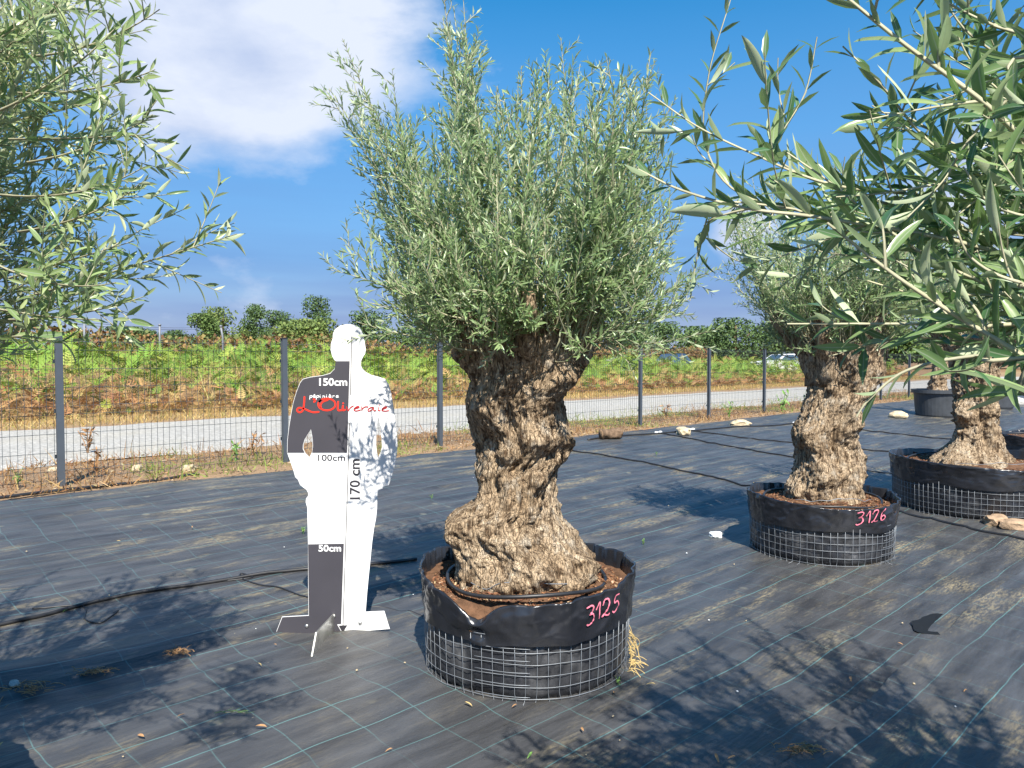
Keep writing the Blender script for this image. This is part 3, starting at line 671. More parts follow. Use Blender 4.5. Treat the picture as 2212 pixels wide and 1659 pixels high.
def foliage(root, rng, shoots, step, twig_gap, twig_len, leaf_len, mat, lod, n_single, hw=1.0, kw_angle=44, **kw):
    base = np.array(root.location)
    polys, pos, T, size, ph = grow(rng, shoots, step, twig_gap, twig_len, **kw)
    acc = Acc()
    for P, r in polys: v, p = tube(P, np.linspace(r, max(.0009, r * .32), len(P)), 3, False); acc.add(v - base, p)
    stuff(link('twigs', acc.mesh('twigs'), M['twig'], root))
    ref = norm(rng.normal(size=pos.shape)); A = norm(np.cross(T, np.array([.2, .3, .93]) + .001)); B = np.cross(T, A)
    Nn = A * np.cos(ph)[:, None] + B * np.sin(ph)[:, None]
    D, NN, PP, SZ = [], [], [], []
    for s in (-1, 1):
        a = np.radians(rng.normal(kw_angle, 12, len(pos)))[:, None]
        d = norm(T * np.cos(a) + s * Nn * np.sin(a) + ref * .16 * s + np.array([0, 0, .06])); n = norm(T - (T * d).sum(1, keepdims=True) * d + .25 * rng.normal(size=d.shape) + np.array([0, 0, .25]))
        D.append(d); NN.append(n); PP.append(pos); SZ.append(size * rng.uniform(.72, 1.2, len(pos)))
    D, NN, PP, SZ = (np.concatenate(q) for q in (D, NN, PP, SZ))
    keep = rng.uniform(size=len(D)) < .93; D, NN, PP, SZ = D[keep], NN[keep], PP[keep], SZ[keep]
    Ln = SZ * leaf_len; R = rot_from(D, NN); K = len(D)
    # the leaves that show largest become parts of their own
    c, s = math.cos(PITCH), math.sin(PITCH); mid = PP + D * Ln[:, None] * .5; rel = mid - np.array([0, 0, CAMH])
    dep = rel[:, 1] * c - rel[:, 2] * s; vx = rel[:, 0] / np.maximum(dep, .05); vy = (rel[:, 2] * c + rel[:, 1] * s) / np.maximum(dep, .05)
    score = np.where((dep > .15) & (np.abs(vx) < .69) & (np.abs(vy) < .518), Ln / np.maximum(dep, .1) * np.linalg.norm(np.cross(D, norm(rel)), axis=1), 0)
    order = np.argsort(-score)[:n_single]; order = order[score[order] > 0]
    single = np.zeros(K, bool); single[order] = True
    wv = rng.uniform(.8, 1.15, K) * hw
    for i in order:
        Rm = R[i] * np.array([wv[i] * Ln[i], Ln[i], Ln[i]]); o = link('leaf', LEAF_ME[i % 5], mat, root)
        m4 = Matrix([list(Rm[0]) + [PP[i][0] - base[0]], list(Rm[1]) + [PP[i][1] - base[1]], list(Rm[2]) + [PP[i][2] - base[2]], [0, 0, 0, 1]]); o.matrix_basis = m4
    back = (dep > np.linalg.norm(base[:2] - 0) + .05) | (score == 0)
    Vs, T3, Q4, at_r, at_b, off = [], [], [], [], [], 0
    for k, (bV, bF) in ((~single & ~back, lod), (~single & back, LEAF1)):
        if not k.any(): continue
        Rk = R[k] * np.stack([wv[k] * Ln[k], Ln[k], Ln[k]], -1)[:, None, :]; V, P = merge(bV, bF, Rk, PP[k] - base)
        for p in P: (T3 if p.shape[1] == 3 else Q4).append(p + off)
        Vs.append(V); off += len(V); at_r.append(np.repeat(rng.uniform(size=k.sum()) * .999, len(bV))); at_b.append(np.tile(rib_of(bV), k.sum()))
    stuff(link('foliage', make_mesh('foliage', np.concatenate(Vs), [np.concatenate(q) for q in (T3, Q4) if q], True, attrs={'rnd': np.concatenate(at_r), 'rib': np.concatenate(at_b)}), mat, root))
    print('leaves', root.name, K, 'single', len(order))
    return K
def trunk_mesh(prof, seed, nz=230, nt=200, dep=.9, bumps=(), lump=.04, fine=.010):
    """prof: (z, xleft, xright) relative to the root"""
    prof = np.array(sorted(prof)); z = np.linspace(prof[0, 0], prof[-1, 0], nz)
    kz = np.linspace(-.02, .02, 5)
    xl = np.mean([np.interp(z + q, prof[:, 0], prof[:, 1]) for q in kz], 0); xr = np.mean([np.interp(z + q, prof[:, 0], prof[:, 2]) for q in kz], 0)
    cx, a = (xl + xr) / 2, (xr - xl) / 2 * .925
    th = np.linspace(0, 2 * math.pi, nt, endpoint=False)
    Th, Z = np.meshgrid(th, z, indexing='ij'); ct, st = np.cos(Th), np.sin(Th)
    px, py = ct * a * 3.2, st * a * 3.2
    sil = np.abs(ct) ** 3
    o = seed * 13.7
    disp = lump * fbm(px * 1.5 + o, py * 1.5, Z * 2.1 + o, 3) * (1 - .55 * sil)
    disp += lump * .42 * (np.abs(fbm(px * 3.2 + o, py * 3.2 + 4, Z * 4.2, 3)) - .3)
    # fluted, twisting ridges of old bark
    tw = Th + Z * .45 + .35 * fbm(px, py + o, Z * 1.5, 2)
    disp += lump * .24 * np.sin(tw * 6 + o) * (1 - .6 * sil) * sstep(0, .25, Z - prof[0, 0])
    disp += fine * (np.abs(fbm(np.cos(tw) * 9 + o, np.sin(tw) * 9, Z * 9, 4)) * -1.6 + .5)
    disp += fine * .55 * fbm(ct * a * 60, st * a * 60 + o, Z * 45, 3)
    kr = np.random.RandomState(seed + 100); knobs = []
    for q in range(110):   # small knots and warts, thicker towards the root flare
        zz = prof[0, 0] + (prof[-1, 0] - prof[0, 0]) * kr.beta(.8, 1.5); sz = kr.uniform(.014, .04)
        knobs.append((kr.uniform(-180, 180), zz, math.degrees(sz / max(.12, float(np.interp(zz, z, a)))) * 1.1, sz, kr.uniform(.010, .032) * (1 if kr.uniform() < .72 else -1.1)))
    for (t0, z0, stt, sz, am) in list(bumps) + knobs:
        dt = np.angle(np.exp(1j * (Th - math.radians(t0)))); q = (dt / math.radians(stt)) ** 2 + ((Z - z0) / sz) ** 2
        disp += am * np.exp(-q) * (1 + .3 * fbm(px * 4, py * 4, Z * 14, 2))
    r = 1.0
    kz2 = np.linspace(-.22, .22, 23); wk = np.exp(-(kz2 / .11) ** 2); b_ = sum(w_ * np.interp(z + q, z, a) for w_, q in zip(wk, kz2)) / wk.sum()
    X = cx + (a + disp) * ct; Y = (b_ * dep + disp) * st
    V = np.stack([X, Y, Z], -1).reshape(-1, 3); n = len(V)
    V = np.concatenate([V, [[cx[-1], 0, z[-1] - .05], [cx[0], 0, z[0]]]])
    i = np.arange(nt); i2 = (i + 1) % nt
    capt = np.stack([np.full(nt, n), i * nz + nz - 1, i2 * nz + nz - 1], -1)
    return make_mesh('trunk', V, [grid_quads(nt, nz, True), capt])
def limb(root, pts, r0, r1, seed):
    P = catmull(pts, 7); n = len(P); r = np.linspace(r0, r1, n); seg = 16
    v, p = tube(P, r, seg); k = n * seg; c = np.repeat(P, seg, 0); off = v[:k] - c; rr = np.repeat(r, seg)
    nz_ = fbm(v[:k, 0] * 16 + seed, v[:k, 1] * 16, v[:k, 2] * 13, 4); v[:k] = c + off * (1 + .34 * nz_)[:, None]
    link('limb', make_mesh('limb', v, p), M['bark'], root)
def pxprof(rows, cxp, Y):
    o = []
    for y, l, r in rows: a = at(l, y, Y); b = at(r, y, Y); c0 = at(cxp, 829, Y)[0]; o.append((a[2], a[0] - c0, b[0] - c0))
    return o
def vase(rng, cx, cy, z0, r0, left, right, n, spikes=(), ztop=2.85, low=.35, front_scale=.92):
    """long upright shoots from the pollarded head to tips spread through the crown"""
    left, right = np.array(sorted(left)), np.array(sorted(right)); sh = []
    for i in range(n):
        ph = rng.uniform(0, 2 * math.pi); wgt = (1 + math.cos(ph)) / 2
        zt = z0 + (ztop - z0) * (rng.beta(1.7, 1.15) if rng.uniform() > low else rng.uniform(0.0, .42))
        rl = np.interp(zt, left[:, 1], left[:, 0]); rr = np.interp(zt, right[:, 1], right[:, 0])
        rm = (rr * wgt + rl * (1 - wgt)) * (front_scale + (1 - front_scale) * abs(math.cos(ph)))
        rt = rm * rng.uniform(.12, 1.0) ** .55
        tip = np.array([cx + math.cos(ph) * rt, cy + math.sin(ph) * rt, zt + rng.normal() * .05])
        ph0 = ph + rng.normal() * .4; rs = r0 * math.sqrt(rng.uniform(.05, 1)); st = np.array([cx + math.cos(ph0) * rs, cy + math.sin(ph0) * rs, z0 + rng.uniform(-.14, .06)])
        mid = st + (tip - st) * .5; outw = np.array([math.cos(ph), math.sin(ph), 0.0]); mid = mid + outw * .16 * rng.uniform(.3, 1.4) * (tip[2] - st[2] > .3) - np.array([0, 0, .06]) + rng.normal(size=3) * .085
        P = bez(st, mid, tip, 10); P[1:-1] += rng.normal(size=(8, 3)) * .008; sh.append((P, .0048 * rng.uniform(.7, 1.3)))
    for (sx, sz, k) in spikes:
        for j in range(k):
            st = np.array([cx + sx * .35 + rng.normal() * .06, cy + rng.normal() * .18, z0]); tip = np.array([cx + sx + rng.normal() * .07, cy + rng.normal() * .16, sz - abs(rng.normal()) * .10])
            P = bez(st, (st + tip) / 2 + rng.normal(size=3) * .05, tip, 12); sh.append((P, .006))
    return sh
SINGLE = 300
# --- central olive -------------------------------------------------
rng = np.random.RandomState(21)
TX, TY = .073, 3.69
t1 = empty('olive_tree', (TX, TY, 0), 'large old olive tree with gnarled trunk in the pot numbered 3125', 'tree', 'potted olive trees')
prof1 = pxprof([(1300, 975, 1290), (1270, 975, 1292), (1240, 978, 1296), (1200, 978, 1290), (1165, 962, 1262), (1135, 957, 1236), (1118, 962, 1214), (1105, 985, 1205), (1092, 1016, 1198), (1080, 1030, 1192), (1050, 1036, 1186), (1010, 1028, 1196),
                (985, 1030, 1226), (960, 1030, 1238), (935, 1024, 1236), (900, 1008, 1224), (880, 1003, 1222), (855, 1005, 1224), (835, 1010, 1246), (805, 1010, 1268), (775, 1000, 1280), (745, 985, 1288), (715, 985, 1285), (695, 1000, 1270)], 1137, TY)
link('trunk', trunk_mesh(prof1, 3, 260, 230, .92, bumps=[(-60, .92, 17, .07, .075), (-128, 1.27, 16, .08, .07), (-100, 1.18, 7, .16, -.075), (-95, .95, 6, .10, -.05), (-75, 1.32, 16, .06, .04), (-40, 1.05, 16, .05, -.04),
     (-140, .70, 22, .09, .06), (-118, .60, 9, .12, -.07), (-75, .50, 28, .07, .06), (-30, .48, 18, .08, .05), (-105, .45, 9, .05, .06), (-50, .43, 12, .05, .06), (-85, .62, 14, .05, .03), (-65, 1.10, 22, .05, .05), (-110, 1.36, 10, .07, .05), (-50, 1.38, 12, .07, .045), (-155, 1.5, 14, .08, .06), (-88, 1.5, 10, .09, -.06)], lump=.045, fine=.012), M['bark'], t1)
for i, (a, ln, zz, r0) in enumerate(((165, .36, 1.68, .085), (215, .34, 1.66, .08), (270, .34, 1.67, .085), (320, .32, 1.67, .08), (10, .30, 1.68, .08), (60, .32, 1.70, .085), (115, .32, 1.70, .08), (240, .15, 1.72, .08))):
    ca, sa = math.cos(math.radians(a)), math.sin(math.radians(a)); limb(t1, [(ca * .12, sa * .12, 1.36), (ca * .22, sa * .2, 1.52), (ca * ln, sa * ln, zz), (ca * ln * 1.25, sa * ln * 1.25, zz + .12)], r0 * 1.2, .028, i)
left1 = [(.72, 1.60), (.86, 1.70), (.98, 1.90), (.92, 2.18), (.98, 2.5), (1.04, 2.85), (.93, 2.98)]
right1 = [(.80, 1.58), (.86, 1.66), (.84, 1.9), (.74, 2.26), (.64, 2.5), (.54, 2.88), (.5, 3.0)]
sh = vase(rng, TX, TY, 1.64, .36, left1, right1, 290, [(-.42, 3.34, 5), (-.30, 3.1, 6), (-.93, 3.0, 4), (-.66, 2.86, 5), (.08, 2.95, 4), (.24, 2.93, 5), (.48, 2.95, 3), (-.1, 2.9, 5)], ztop=2.84, low=.44, front_scale=.82)
def shades_board(P):
    t = (4.04 - P[:, 1]) / .87; x, z = P[:, 0] - .17 * t, P[:, 2] - t
    return ((x > -1.3) & (x < -.45) & (z > .75) & (z < 1.78)).any()
sh = [q for q in sh if not shades_board(q[0][4:]) or rng.uniform() < .6]
for a, b, c in (((985, 700), (900, 690), (806, 655)), ((960, 690), (850, 610), (708, 582)), ((1270, 735), (1400, 760), (1528, 715)), ((1290, 720), (1400, 690), (1500, 640)), ((960, 735), (880, 730), (770, 695)), ((1300, 745), (1360, 765), (1372, 815)), ((950, 690), (860, 640), (735, 512)), ((1290, 700), (1420, 640), (1570, 572))):
    y0 = TY + rng.uniform(-.5, -.2); A_, B_, C_ = at(*a, y0 + .2), at(*b, y0), at(*c, y0); sh.append((bez(A_, B_, C_, 12), .004))
foliage(t1, rng, sh, .0225, .060, .215, .053, M['leaf'], LEAF2, SINGLE, .86, 36)
# --- second olive ---------------------------------------------------
rng = np.random.RandomState(22); X2, Y2 = 2.43, 5.80
t2 = empty('olive_tree', (X2, Y2, 0), 'olive tree with twisted trunk in the pot numbered 3126', 'tree', 'potted olive trees')
prof2 = pxprof([(1100, 1682, 1856), (1070, 1684, 1856), (1050, 1688, 1852), (1020, 1704, 1858), (1000, 1710, 1856), (975, 1708, 1846), (955, 1704, 1844), (935, 1708, 1838), (905, 1722, 1842), (875, 1730, 1852), (845, 1742, 1876), (810, 1742, 1896), (775, 1726, 1908), (740, 1712, 1915)], 1770, Y2)
link('trunk', trunk_mesh(prof2, 5, 190, 180, .9, bumps=[(-140, .92, 18, .08, .07), (-60, .62, 22, .1, .06), (-115, .62, 20, .09, .06), (-90, .85, 9, .2, -.07), (-45, 1.0, 16, .1, .05), (-130, 1.45, 16, .1, -.07), (-80, .5, 14, .06, -.06)], lump=.05, fine=.014), M['bark'], t2)
for i, (a, ln, zz) in enumerate(((170, .38, 1.72), (230, .34, 1.70), (290, .36, 1.72), (350, .36, 1.72), (60, .34, 1.74), (115, .36, 1.74))):
    ca, sa = math.cos(math.radians(a)), math.sin(math.radians(a)); limb(t2, [(ca * .1 + .1, sa * .1, 1.34), (ca * .2 + .1, sa * .2, 1.52), (ca * ln + .1, sa * ln, zz), (ca * ln * 1.25 + .1, sa * ln * 1.25, zz + .12)], .1, .03, 20 + i)
L2 = [(.7, 1.62), (.85, 1.85), (.9, 2.2), (.82, 2.6), (.6, 2.95)]
foliage(t2, rng, vase(rng, X2 + .08, Y2, 1.66, .36, L2, L2, 235, [(-.55, 2.95, 4), (-.75, 2.75, 3), (.1, 3.1, 5)], ztop=2.75), .026, .075, .23, .055, M['leaf'], LEAF1, 120)
# --- third olive ----------------------------------------------------
rng = np.random.RandomState(23); X3, Y3 = 4.70, 7.49
t3 = empty('olive_tree', (X3, Y3, 0), 'olive tree with spreading root flare in the large unnumbered wrapped pot at right', 'tree', 'potted olive trees')
prof3 = pxprof([(1030, 1985, 2192), (1010, 1992, 2182), (992, 2002, 2174), (975, 2026, 2164), (955, 2048, 2152), (925, 2060, 2142), (895, 2054, 2146), (875, 2050, 2144), (850, 2054, 2136), (815, 2046, 2132), (780, 2040, 2136), (750, 2034, 2142)], 2099, Y3)
link('trunk', trunk_mesh(prof3, 8, 170, 160, .9, bumps=[(-150, .95, 20, .08, .06), (-95, .72, 12, .2, -.06), (-50, 1.3, 18, .1, .05)], lump=.05, fine=.016), M['bark'], t3)
for i, (a, ln, zz) in enumerate(((170, .42, 1.80), (240, .38, 1.78), (300, .4, 1.8), (0, .4, 1.8), (90, .4, 1.8))):
    ca, sa = math.cos(math.radians(a)), math.sin(math.radians(a)); limb(t3, [(ca * .1 - .04, sa * .1, 1.4), (ca * .2, sa * .2, 1.6), (ca * ln, sa * ln, zz), (ca * ln * 1.25, sa * ln * 1.25, zz + .12)], .11, .03, 40 + i)
L3 = [(.85, 1.72), (1.0, 2.0), (1.05, 2.4), (.9, 2.9), (.6, 3.2)]
foliage(t3, rng, vase(rng, X3, Y3, 1.76, .4, L3, L3, 190, [], ztop=3.0), .03, .09, .19, .055, M['leaf'], LEAF1, 60)
# --- olive at the left edge ------------------------------------------
rng = np.random.RandomState(24); X4, Y4 = -2.12, 1.98
t4 = empty('olive_tree', (X4, Y4, 0), 'olive tree at left edge whose silvery crown fills the upper left corner', 'tree', 'potted olive trees')
gen = [(.38, -.36, .36), (.5, -.33, .33), (.65, -.24, .24), (.9, -.19, .20), (1.1, -.20, .22), (1.3, -.22, .24), (1.5, -.27, .28), (1.68, -.26, .28)]
link('trunk', trunk_mesh(gen, 11, 80, 90, .92, lump=.05, fine=.014), M['bark'], t4)
for i in range(6):
    a = i * 60 + 15; ca, sa = math.cos(math.radians(a)), math.sin(math.radians(a)); limb(t4, [(ca * .1, sa * .1, 1.34), (ca * .2, sa * .2, 1.50), (ca * .34, sa * .34, 1.66), (ca * .42, sa * .42, 1.78)], .1, .03, 60 + i)
L4 = [(.70, 1.58), (.93, 1.75), (1.04, 2.1), (1.02, 2.5), (.85, 2.9)]
sh = vase(rng, X4, Y4, 1.62, .36, L4, L4, 120, [], ztop=2.85, low=.28)
for a, b, c, yy in (((60, 640), (320, 565), (512, 505), 1.62), ((20, 690), (170, 690), (312, 640), 1.55), ((-40, 660), (100, 690), (215, 690), 1.5), ((40, 500), (200, 480), (300, 400), 1.6), ((60, 350), (200, 330), (330, 250), 1.65), ((40, 200), (200, 210), (335, 150), 1.6), ((80, 120), (220, 110), (345, 20), 1.6), ((20, 600), (160, 560), (290, 520), 1.55),
                    ((0, 420), (180, 440), (312, 360), 1.5), ((20, 300), (180, 300), (320, 290), 1.55), ((-30, 560), (120, 640), (250, 610), 1.45), ((-30, 250), (130, 190), (250, 60), 1.5), ((0, 730), (60, 720), (110, 735), 1.5)):
    sh.append((bez(at(*a, yy + .15), at(*b, yy), at(*c, yy), 12), .0036))
for j in range(105):   # camera-side shoots
    z = rng.uniform(1.68, 2.5); ph = rng.uniform(-95, 30); ca, sa = math.cos(math.radians(ph)), math.sin(math.radians(ph)); r = rng.uniform(.72, 1.08)
    st = np.array([X4 + ca * .3, Y4 + sa * .3, z - rng.uniform(.15, .4)]); tip = np.array([X4 + ca * r, Y4 + sa * r, z + rng.uniform(0, .2)]); sh.append((bez(st, (st + tip) / 2 - [0, 0, .04], tip, 9), .004))
foliage(t4, rng, sh, .025, .066, .2, .057, M['leaf_left'], LEAF2, SINGLE, .9, 40)
# --- olive close to the camera on the right ---------------------------
rng = np.random.RandomState(25); X5, Y5 = 1.72, 1.05
t5 = empty('olive_tree', (X5, Y5, 0), 'nearest olive tree whose large dark leaves reach in from the right', 'tree', 'potted olive trees')
link('trunk', trunk_mesh(gen, 14, 80, 90, .92, lump=.05, fine=.014), M['bark'], t5)
for i in range(6):
    a = i * 60 + 40; ca, sa = math.cos(math.radians(a)), math.sin(math.radians(a)); limb(t5, [(ca * .1, sa * .1, 1.3), (ca * .2, sa * .2, 1.44), (ca * .34, sa * .34, 1.58), (ca * .42, sa * .42, 1.70)], .1, .03, 80 + i)
near = [  # (pixel, depth) runs of the twigs that hang into view
    ([(2330, 850, .86), (2212, 772, .84), (2060, 680, .82), (1930, 594, .80), (1786, 482, .80)], .0048),
    ([(2420, 600, 1.15), (2212, 560, 1.08), (2021, 512, 1.02), (1767, 470, 1.0), (1615, 451, 1.0), (1473, 412, 1.0), (1378, 366, 1.0)], .0042),
    ([(2420, 420, .95), (2250, 330, .92), (2110, 211, .90), (1958, 100, .9), (1840, 5, .9), (1760, -60, .9)], .0048),
    ([(2300, 140, .95), (2174, 216, .92), (2085, 314, .92), (2036, 392, .9), (1960, 470, .88)], .003),
    ([(2300, 100, 1.0), (2130, 48, 1.0), (2000, -20, 1.0)], .0034),
    ([(2100, 520, 1.25), (1800, 470, 1.22), (1600, 420, 1.2), (1524, 314, 1.2), (1531, 162, 1.2), (1578, 0, 1.2)], .003),
    ([(2100, 480, 1.2), (1850, 420, 1.18), (1680, 340, 1.15), (1740, 200, 1.15), (1765, 80, 1.15)], .003),
    ([(2050, 430, 1.15), (1800, 400, 1.1), (1620, 330, 1.1), (1500, 270, 1.1), (1400, 200, 1.1)], .003),
    ([(1900, 480, 1.1), (1700, 450, 1.1), (1560, 440, 1.1), (1518, 500, 1.1), (1490, 650, 1.1)], .0026),
    ([(2200, 700, .95), (2050, 700, .95), (1880, 700, .95), (1700, 700, .95)], .0034),
    ([(2300, 760, .75), (2100, 770, .74), (1960, 800, .74), (1880, 860, .74), (1850, 900, .74)], .0026),
    ([(2300, 640, 1.0), (2100, 600, 1.0), (1950, 520, 1.0), (1800, 400, .98), (1700, 330, .98)], .0034),
    ([(2350, 500, 1.1), (2150, 420, 1.1), (2000, 300, 1.08), (1900, 180, 1.05), (1820, 100, 1.05)], .0034),
    ([(2350, 700, 1.05), (2150, 640, 1.05), (2000, 640, 1.03), (1850, 600, 1.0)], .0034),
    ([(2300, 260, 1.05), (2180, 140, 1.05), (2080, 60, 1.05), (2020, -40, 1.05)], .003),
    ([(2400, 420, .85), (2260, 470, .84), (2140, 440, .84), (2080, 360, .84)], .003),
    ([(2350, 620, .8), (2200, 610, .78), (2100, 560, .78), (2060, 480, .78)], .003),
    ([(2300, 380, 1.2), (2100, 330, 1.2), (1950, 250, 1.2), (1850, 250, 1.2)], .003),
    ([(2300, 560, 1.3), (2100, 560, 1.3), (1900, 560, 1.3), (1750, 540, 1.3)], .003),
    ([(2300, 750, 1.2), (2100, 740, 1.2), (1950, 730, 1.2), (1790, 770, 1.2)], .003),
    ([(2330, 820, 1.0), (2230, 740, .98), (2150, 640, .96), (2110, 540, .96)], .003),
    ([(2330, 560, 1.0), (2250, 420, .98), (2200, 280, .96), (2190, 150, .96)], .003),
    ([(2350, 300, 1.1), (2220, 240, 1.1), (2110, 150, 1.1), (2060, 60, 1.1)], .003)]
for j in range(22):
    tx = 2260 - 560 * rng.uniform() ** 1.5; ty = rng.uniform(-40, 760); dp = rng.uniform(.78, 1.5)
    if tx < 1850 and ty > 640: continue
    k = rng.uniform(.5, 1.0); dx = rng.uniform(160, 330); dy = rng.uniform(-60, 210)
    near.append(([(tx + dx * 1.6, ty + dy * 1.3, dp + .05), (tx + dx, ty + dy, dp), (tx + dx * .5, ty + dy * .6 + rng.uniform(-20, 20), dp), (tx, ty, dp - .03)], .0028))
shn = []
for pts, r in near:   # every twig starts on a limb of the pollarded head
    q = [at(*p) for p in pts]; a = math.atan2(q[0][1] - Y5, q[0][0] - X5) + rng.normal() * .25
    st = np.array([X5 + math.cos(a) * .34, Y5 + math.sin(a) * .34, 1.62 + rng.uniform(-.05, .06)]); shn.append((catmull([st] + q, 6), r * 1.15))
foliage_kw = dict(leaf_from=.12, twig_from=.2)
shf = []
for j in range(85):   # rest of the crown, out of frame to the right and above
    zt = rng.uniform(1.5, 3.0); ph = rng.uniform(0, 2 * math.pi); r = rng.uniform(.2, .95); tip = np.array([X5 + math.cos(ph) * r, Y5 + .1 + math.sin(ph) * r, zt])
    if tip[1] > .1 and tip[0] / max(tip[1], .1) < .85 and tip[2] < 1.5 + .5 * tip[1]: continue
    if np.hypot(tip[0], tip[1]) < .55: continue
    st = np.array([X5 + math.cos(ph) * .25, Y5 + math.sin(ph) * .25, 1.6]); shf.append((bez(st, (st + tip) / 2 + rng.normal(size=3) * .06, tip, 10), .0048))
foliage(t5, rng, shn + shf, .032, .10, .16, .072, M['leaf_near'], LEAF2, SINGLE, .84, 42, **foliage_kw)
# ------------------------------------------------------------------ wrapped pots
def ribbon(pts, wd):
    """flat pen stroke: 2-D points -> strip vertices and quads, rounded a little at both ends"""
    P = catmull(np.c_[np.asarray(pts, float), np.zeros(len(pts))], 6)[:, :2]
    T = norm(np.gradient(P, axis=0)); Nn = np.c_[-T[:, 1], T[:, 0]]
    P = np.concatenate([P[:1] - T[:1] * wd * .35, P, P[-1:] + T[-1:] * wd * .35]); Nn = np.concatenate([Nn[:1], Nn, Nn[-1:]])
    h = np.full(len(P), wd / 2); h[0] *= .5; h[-1] *= .5
    V = np.stack([P + Nn * h[:, None], P - Nn * h[:, None]], 1).reshape(-1, 2); i = np.arange(len(P) - 1) * 2
    return V, np.stack([i, i + 1, i + 3, i + 2], -1)
DIG = {'3': [[(0, .95), (.35, 1.0), (.5, .85), (.4, .62), (.18, .52), (.45, .48), (.55, .25), (.4, .02), (.1, -.08), (0, -.02)]],
       '1': [[(0, .6), (.25, .98), (.27, .5), (.25, 0)]],
       '2': [[(0, .7), (.1, .95), (.35, 1.0), (.45, .75), (.3, .4), (.08, .08), (-.05, .0), (.12, .1), (.35, .0), (.5, .06)]],
       '5': [[(.5, 1.0), (.15, .98), (.08, .6), (.35, .62), (.5, .4), (.42, .1), (.15, -.02), (0, .08)]],
       '6': [[(.4, .95), (.15, .7), (.05, .3), (.12, .04), (.35, .05), (.45, .25), (.3, .42), (.1, .3)]]}
CHIP = boxv(-.5, .5, -.22, .22, -.08, .08) * 1.0
def pot(loc, R, H, label, seed, soil_z, notch=None, digits=None, dig_phi=0, coll=.262, cage=True, hi=True, rim_low=.0):
    rng = np.random.RandomState(seed); root = empty('wrapped_pot', loc, label, 'plant pot', 'film wrapped pots')
    nt = 260 if hi else 150
    ph = np.linspace(0, 2 * math.pi, nt, endpoint=False); c, s_ = np.cos(ph), np.sin(ph)
    def wallr(ph_, z): return R * (.965 + .035 * np.clip(z / H, 0, 1)) + .010 * fbm(np.cos(ph_) * 2.2 + seed, np.sin(ph_) * 2.2, z * 4, 3)
    # lower film wall
    z = np.linspace(-.005, coll + .06, 26); Ph, Z = np.meshgrid(ph, z, indexing='ij')
    r = wallr(Ph, Z) - .008 + .006 * fbm(Ph * 22, Z * 18, seed, 3) - .03 * np.exp(-((Z) / .03) ** 2)
    V = np.stack([r * np.cos(Ph), r * np.sin(Ph), Z], -1).reshape(-1, 3); link('wall', make_mesh('wall', V, [grid_quads(nt, len(z), True)]), M['liner'], root)
    # folded collar of film
    rim = H + .035 * np.abs(c) - .012 * (s_ < 0) * np.abs(s_) + .012 * fbm(c * 3 + seed, s_ * 3, 1.5, 3) - rim_low
    nd = np.zeros(nt)
    if notch is not None:
        nd = np.angle(np.exp(1j * (ph - math.radians(notch)))); rim = rim - .105 * np.exp(-np.abs(nd / .17) ** 1.5) * np.where(nd > 0, 1, 1.0)
    zb = coll + .012 * fbm(c * 2 + seed, s_ * 2, 9, 3) + .008 * np.sin(ph * 7)
    k = np.linspace(0, 1, 34); Ph = np.repeat(ph[:, None], len(k), 1); kk = np.repeat(k[None], nt, 0)
    Z = zb[:, None] + (rim - zb)[:, None] * kk
    r = wallr(Ph, Z) + .010
    fold = np.abs(fbm(Ph * 3.0 + seed, Z * 7 - Ph * 1.2, 3.3 + seed, 3)); r = r + .020 * (.5 - fold) * (.35 + kk * .65)
    cr = 1 - np.abs(fbm(Ph * 4.0 + Z * 5 + seed, Z * 9 - Ph * 1.5, 1.3, 3)); r = r + .008 * np.maximum(0, cr - .55) * (.4 + .6 * kk) * 2
    pl = np.maximum(0, fbm(Ph * 9 + seed, Z * 2.5, 6.6, 2)); r = r + .022 * pl * kk ** 2
    if notch is not None:
        q = np.abs(nd)[:, None]; amp = np.exp(-(q / .75) ** 2)
        sl = (Z - (H - .12)) / np.maximum(q, .04); r = r + .020 * amp * np.sin(np.clip(sl * 3.2, -9, 9) + 1.0) * (.25 + .75 * kk); r = r - .035 * np.exp(-(q / .10) ** 2) * kk ** 2
    V1 = np.stack([r * np.cos(Ph), r * np.sin(Ph), Z], -1)
    rin = r[:, -1] - .012; lipz = rim + .004
    inner = [np.stack([(r[:, -1] - .006) * c, (r[:, -1] - .006) * s_, lipz], -1), np.stack([rin * c, rin * s_, rim - .006], -1), np.stack([(rin - .006) * c, (rin - .006) * s_, np.minimum(rim - .05, soil_z - .01)], -1), np.stack([(rin - .02) * c, (rin - .02) * s_, np.full(nt, soil_z - .06)], -1)]
    Vc = np.concatenate([V1] + [q[:, None] for q in inner], 1); nv = Vc.shape[1]
    link('collar', make_mesh('collar', Vc.reshape(-1, 3), [grid_quads(nt, nv, True)]), M['film'], root)
    # soil and bark chips
    rr = np.linspace(0, 1, 20); Rg = np.repeat(rr[None], nt, 0) * (rin[:, None] - .004); Pg = np.repeat(ph[:, None], 20, 1)
    X, Y = Rg * np.cos(Pg), Rg * np.sin(Pg); Zs = soil_z + .014 * fbm(X * 7, Y * 7, seed, 4) + .05 * np.exp(-(Rg / .36) ** 4)
    if notch is not None: Zs = Zs - .10 * np.exp(-(nd[:, None] / .2) ** 2) * sstep(.78, 1.0, rr)[None]
    link('soil', make_mesh('soil', np.stack([X, Y, Zs], -1).reshape(-1, 3), [grid_quads(nt, 20, True)]), M['soil'], root)
    K = 1700 if hi else 600; a = rng.uniform(0, 2 * math.pi, K); q = np.sqrt(rng.uniform(.25, .92, K)) * (R - .02)
    if notch is not None:
        da = np.abs(np.angle(np.exp(1j * (a - math.radians(notch))))); q = np.where((da < .35), np.minimum(q, R * .80), q)
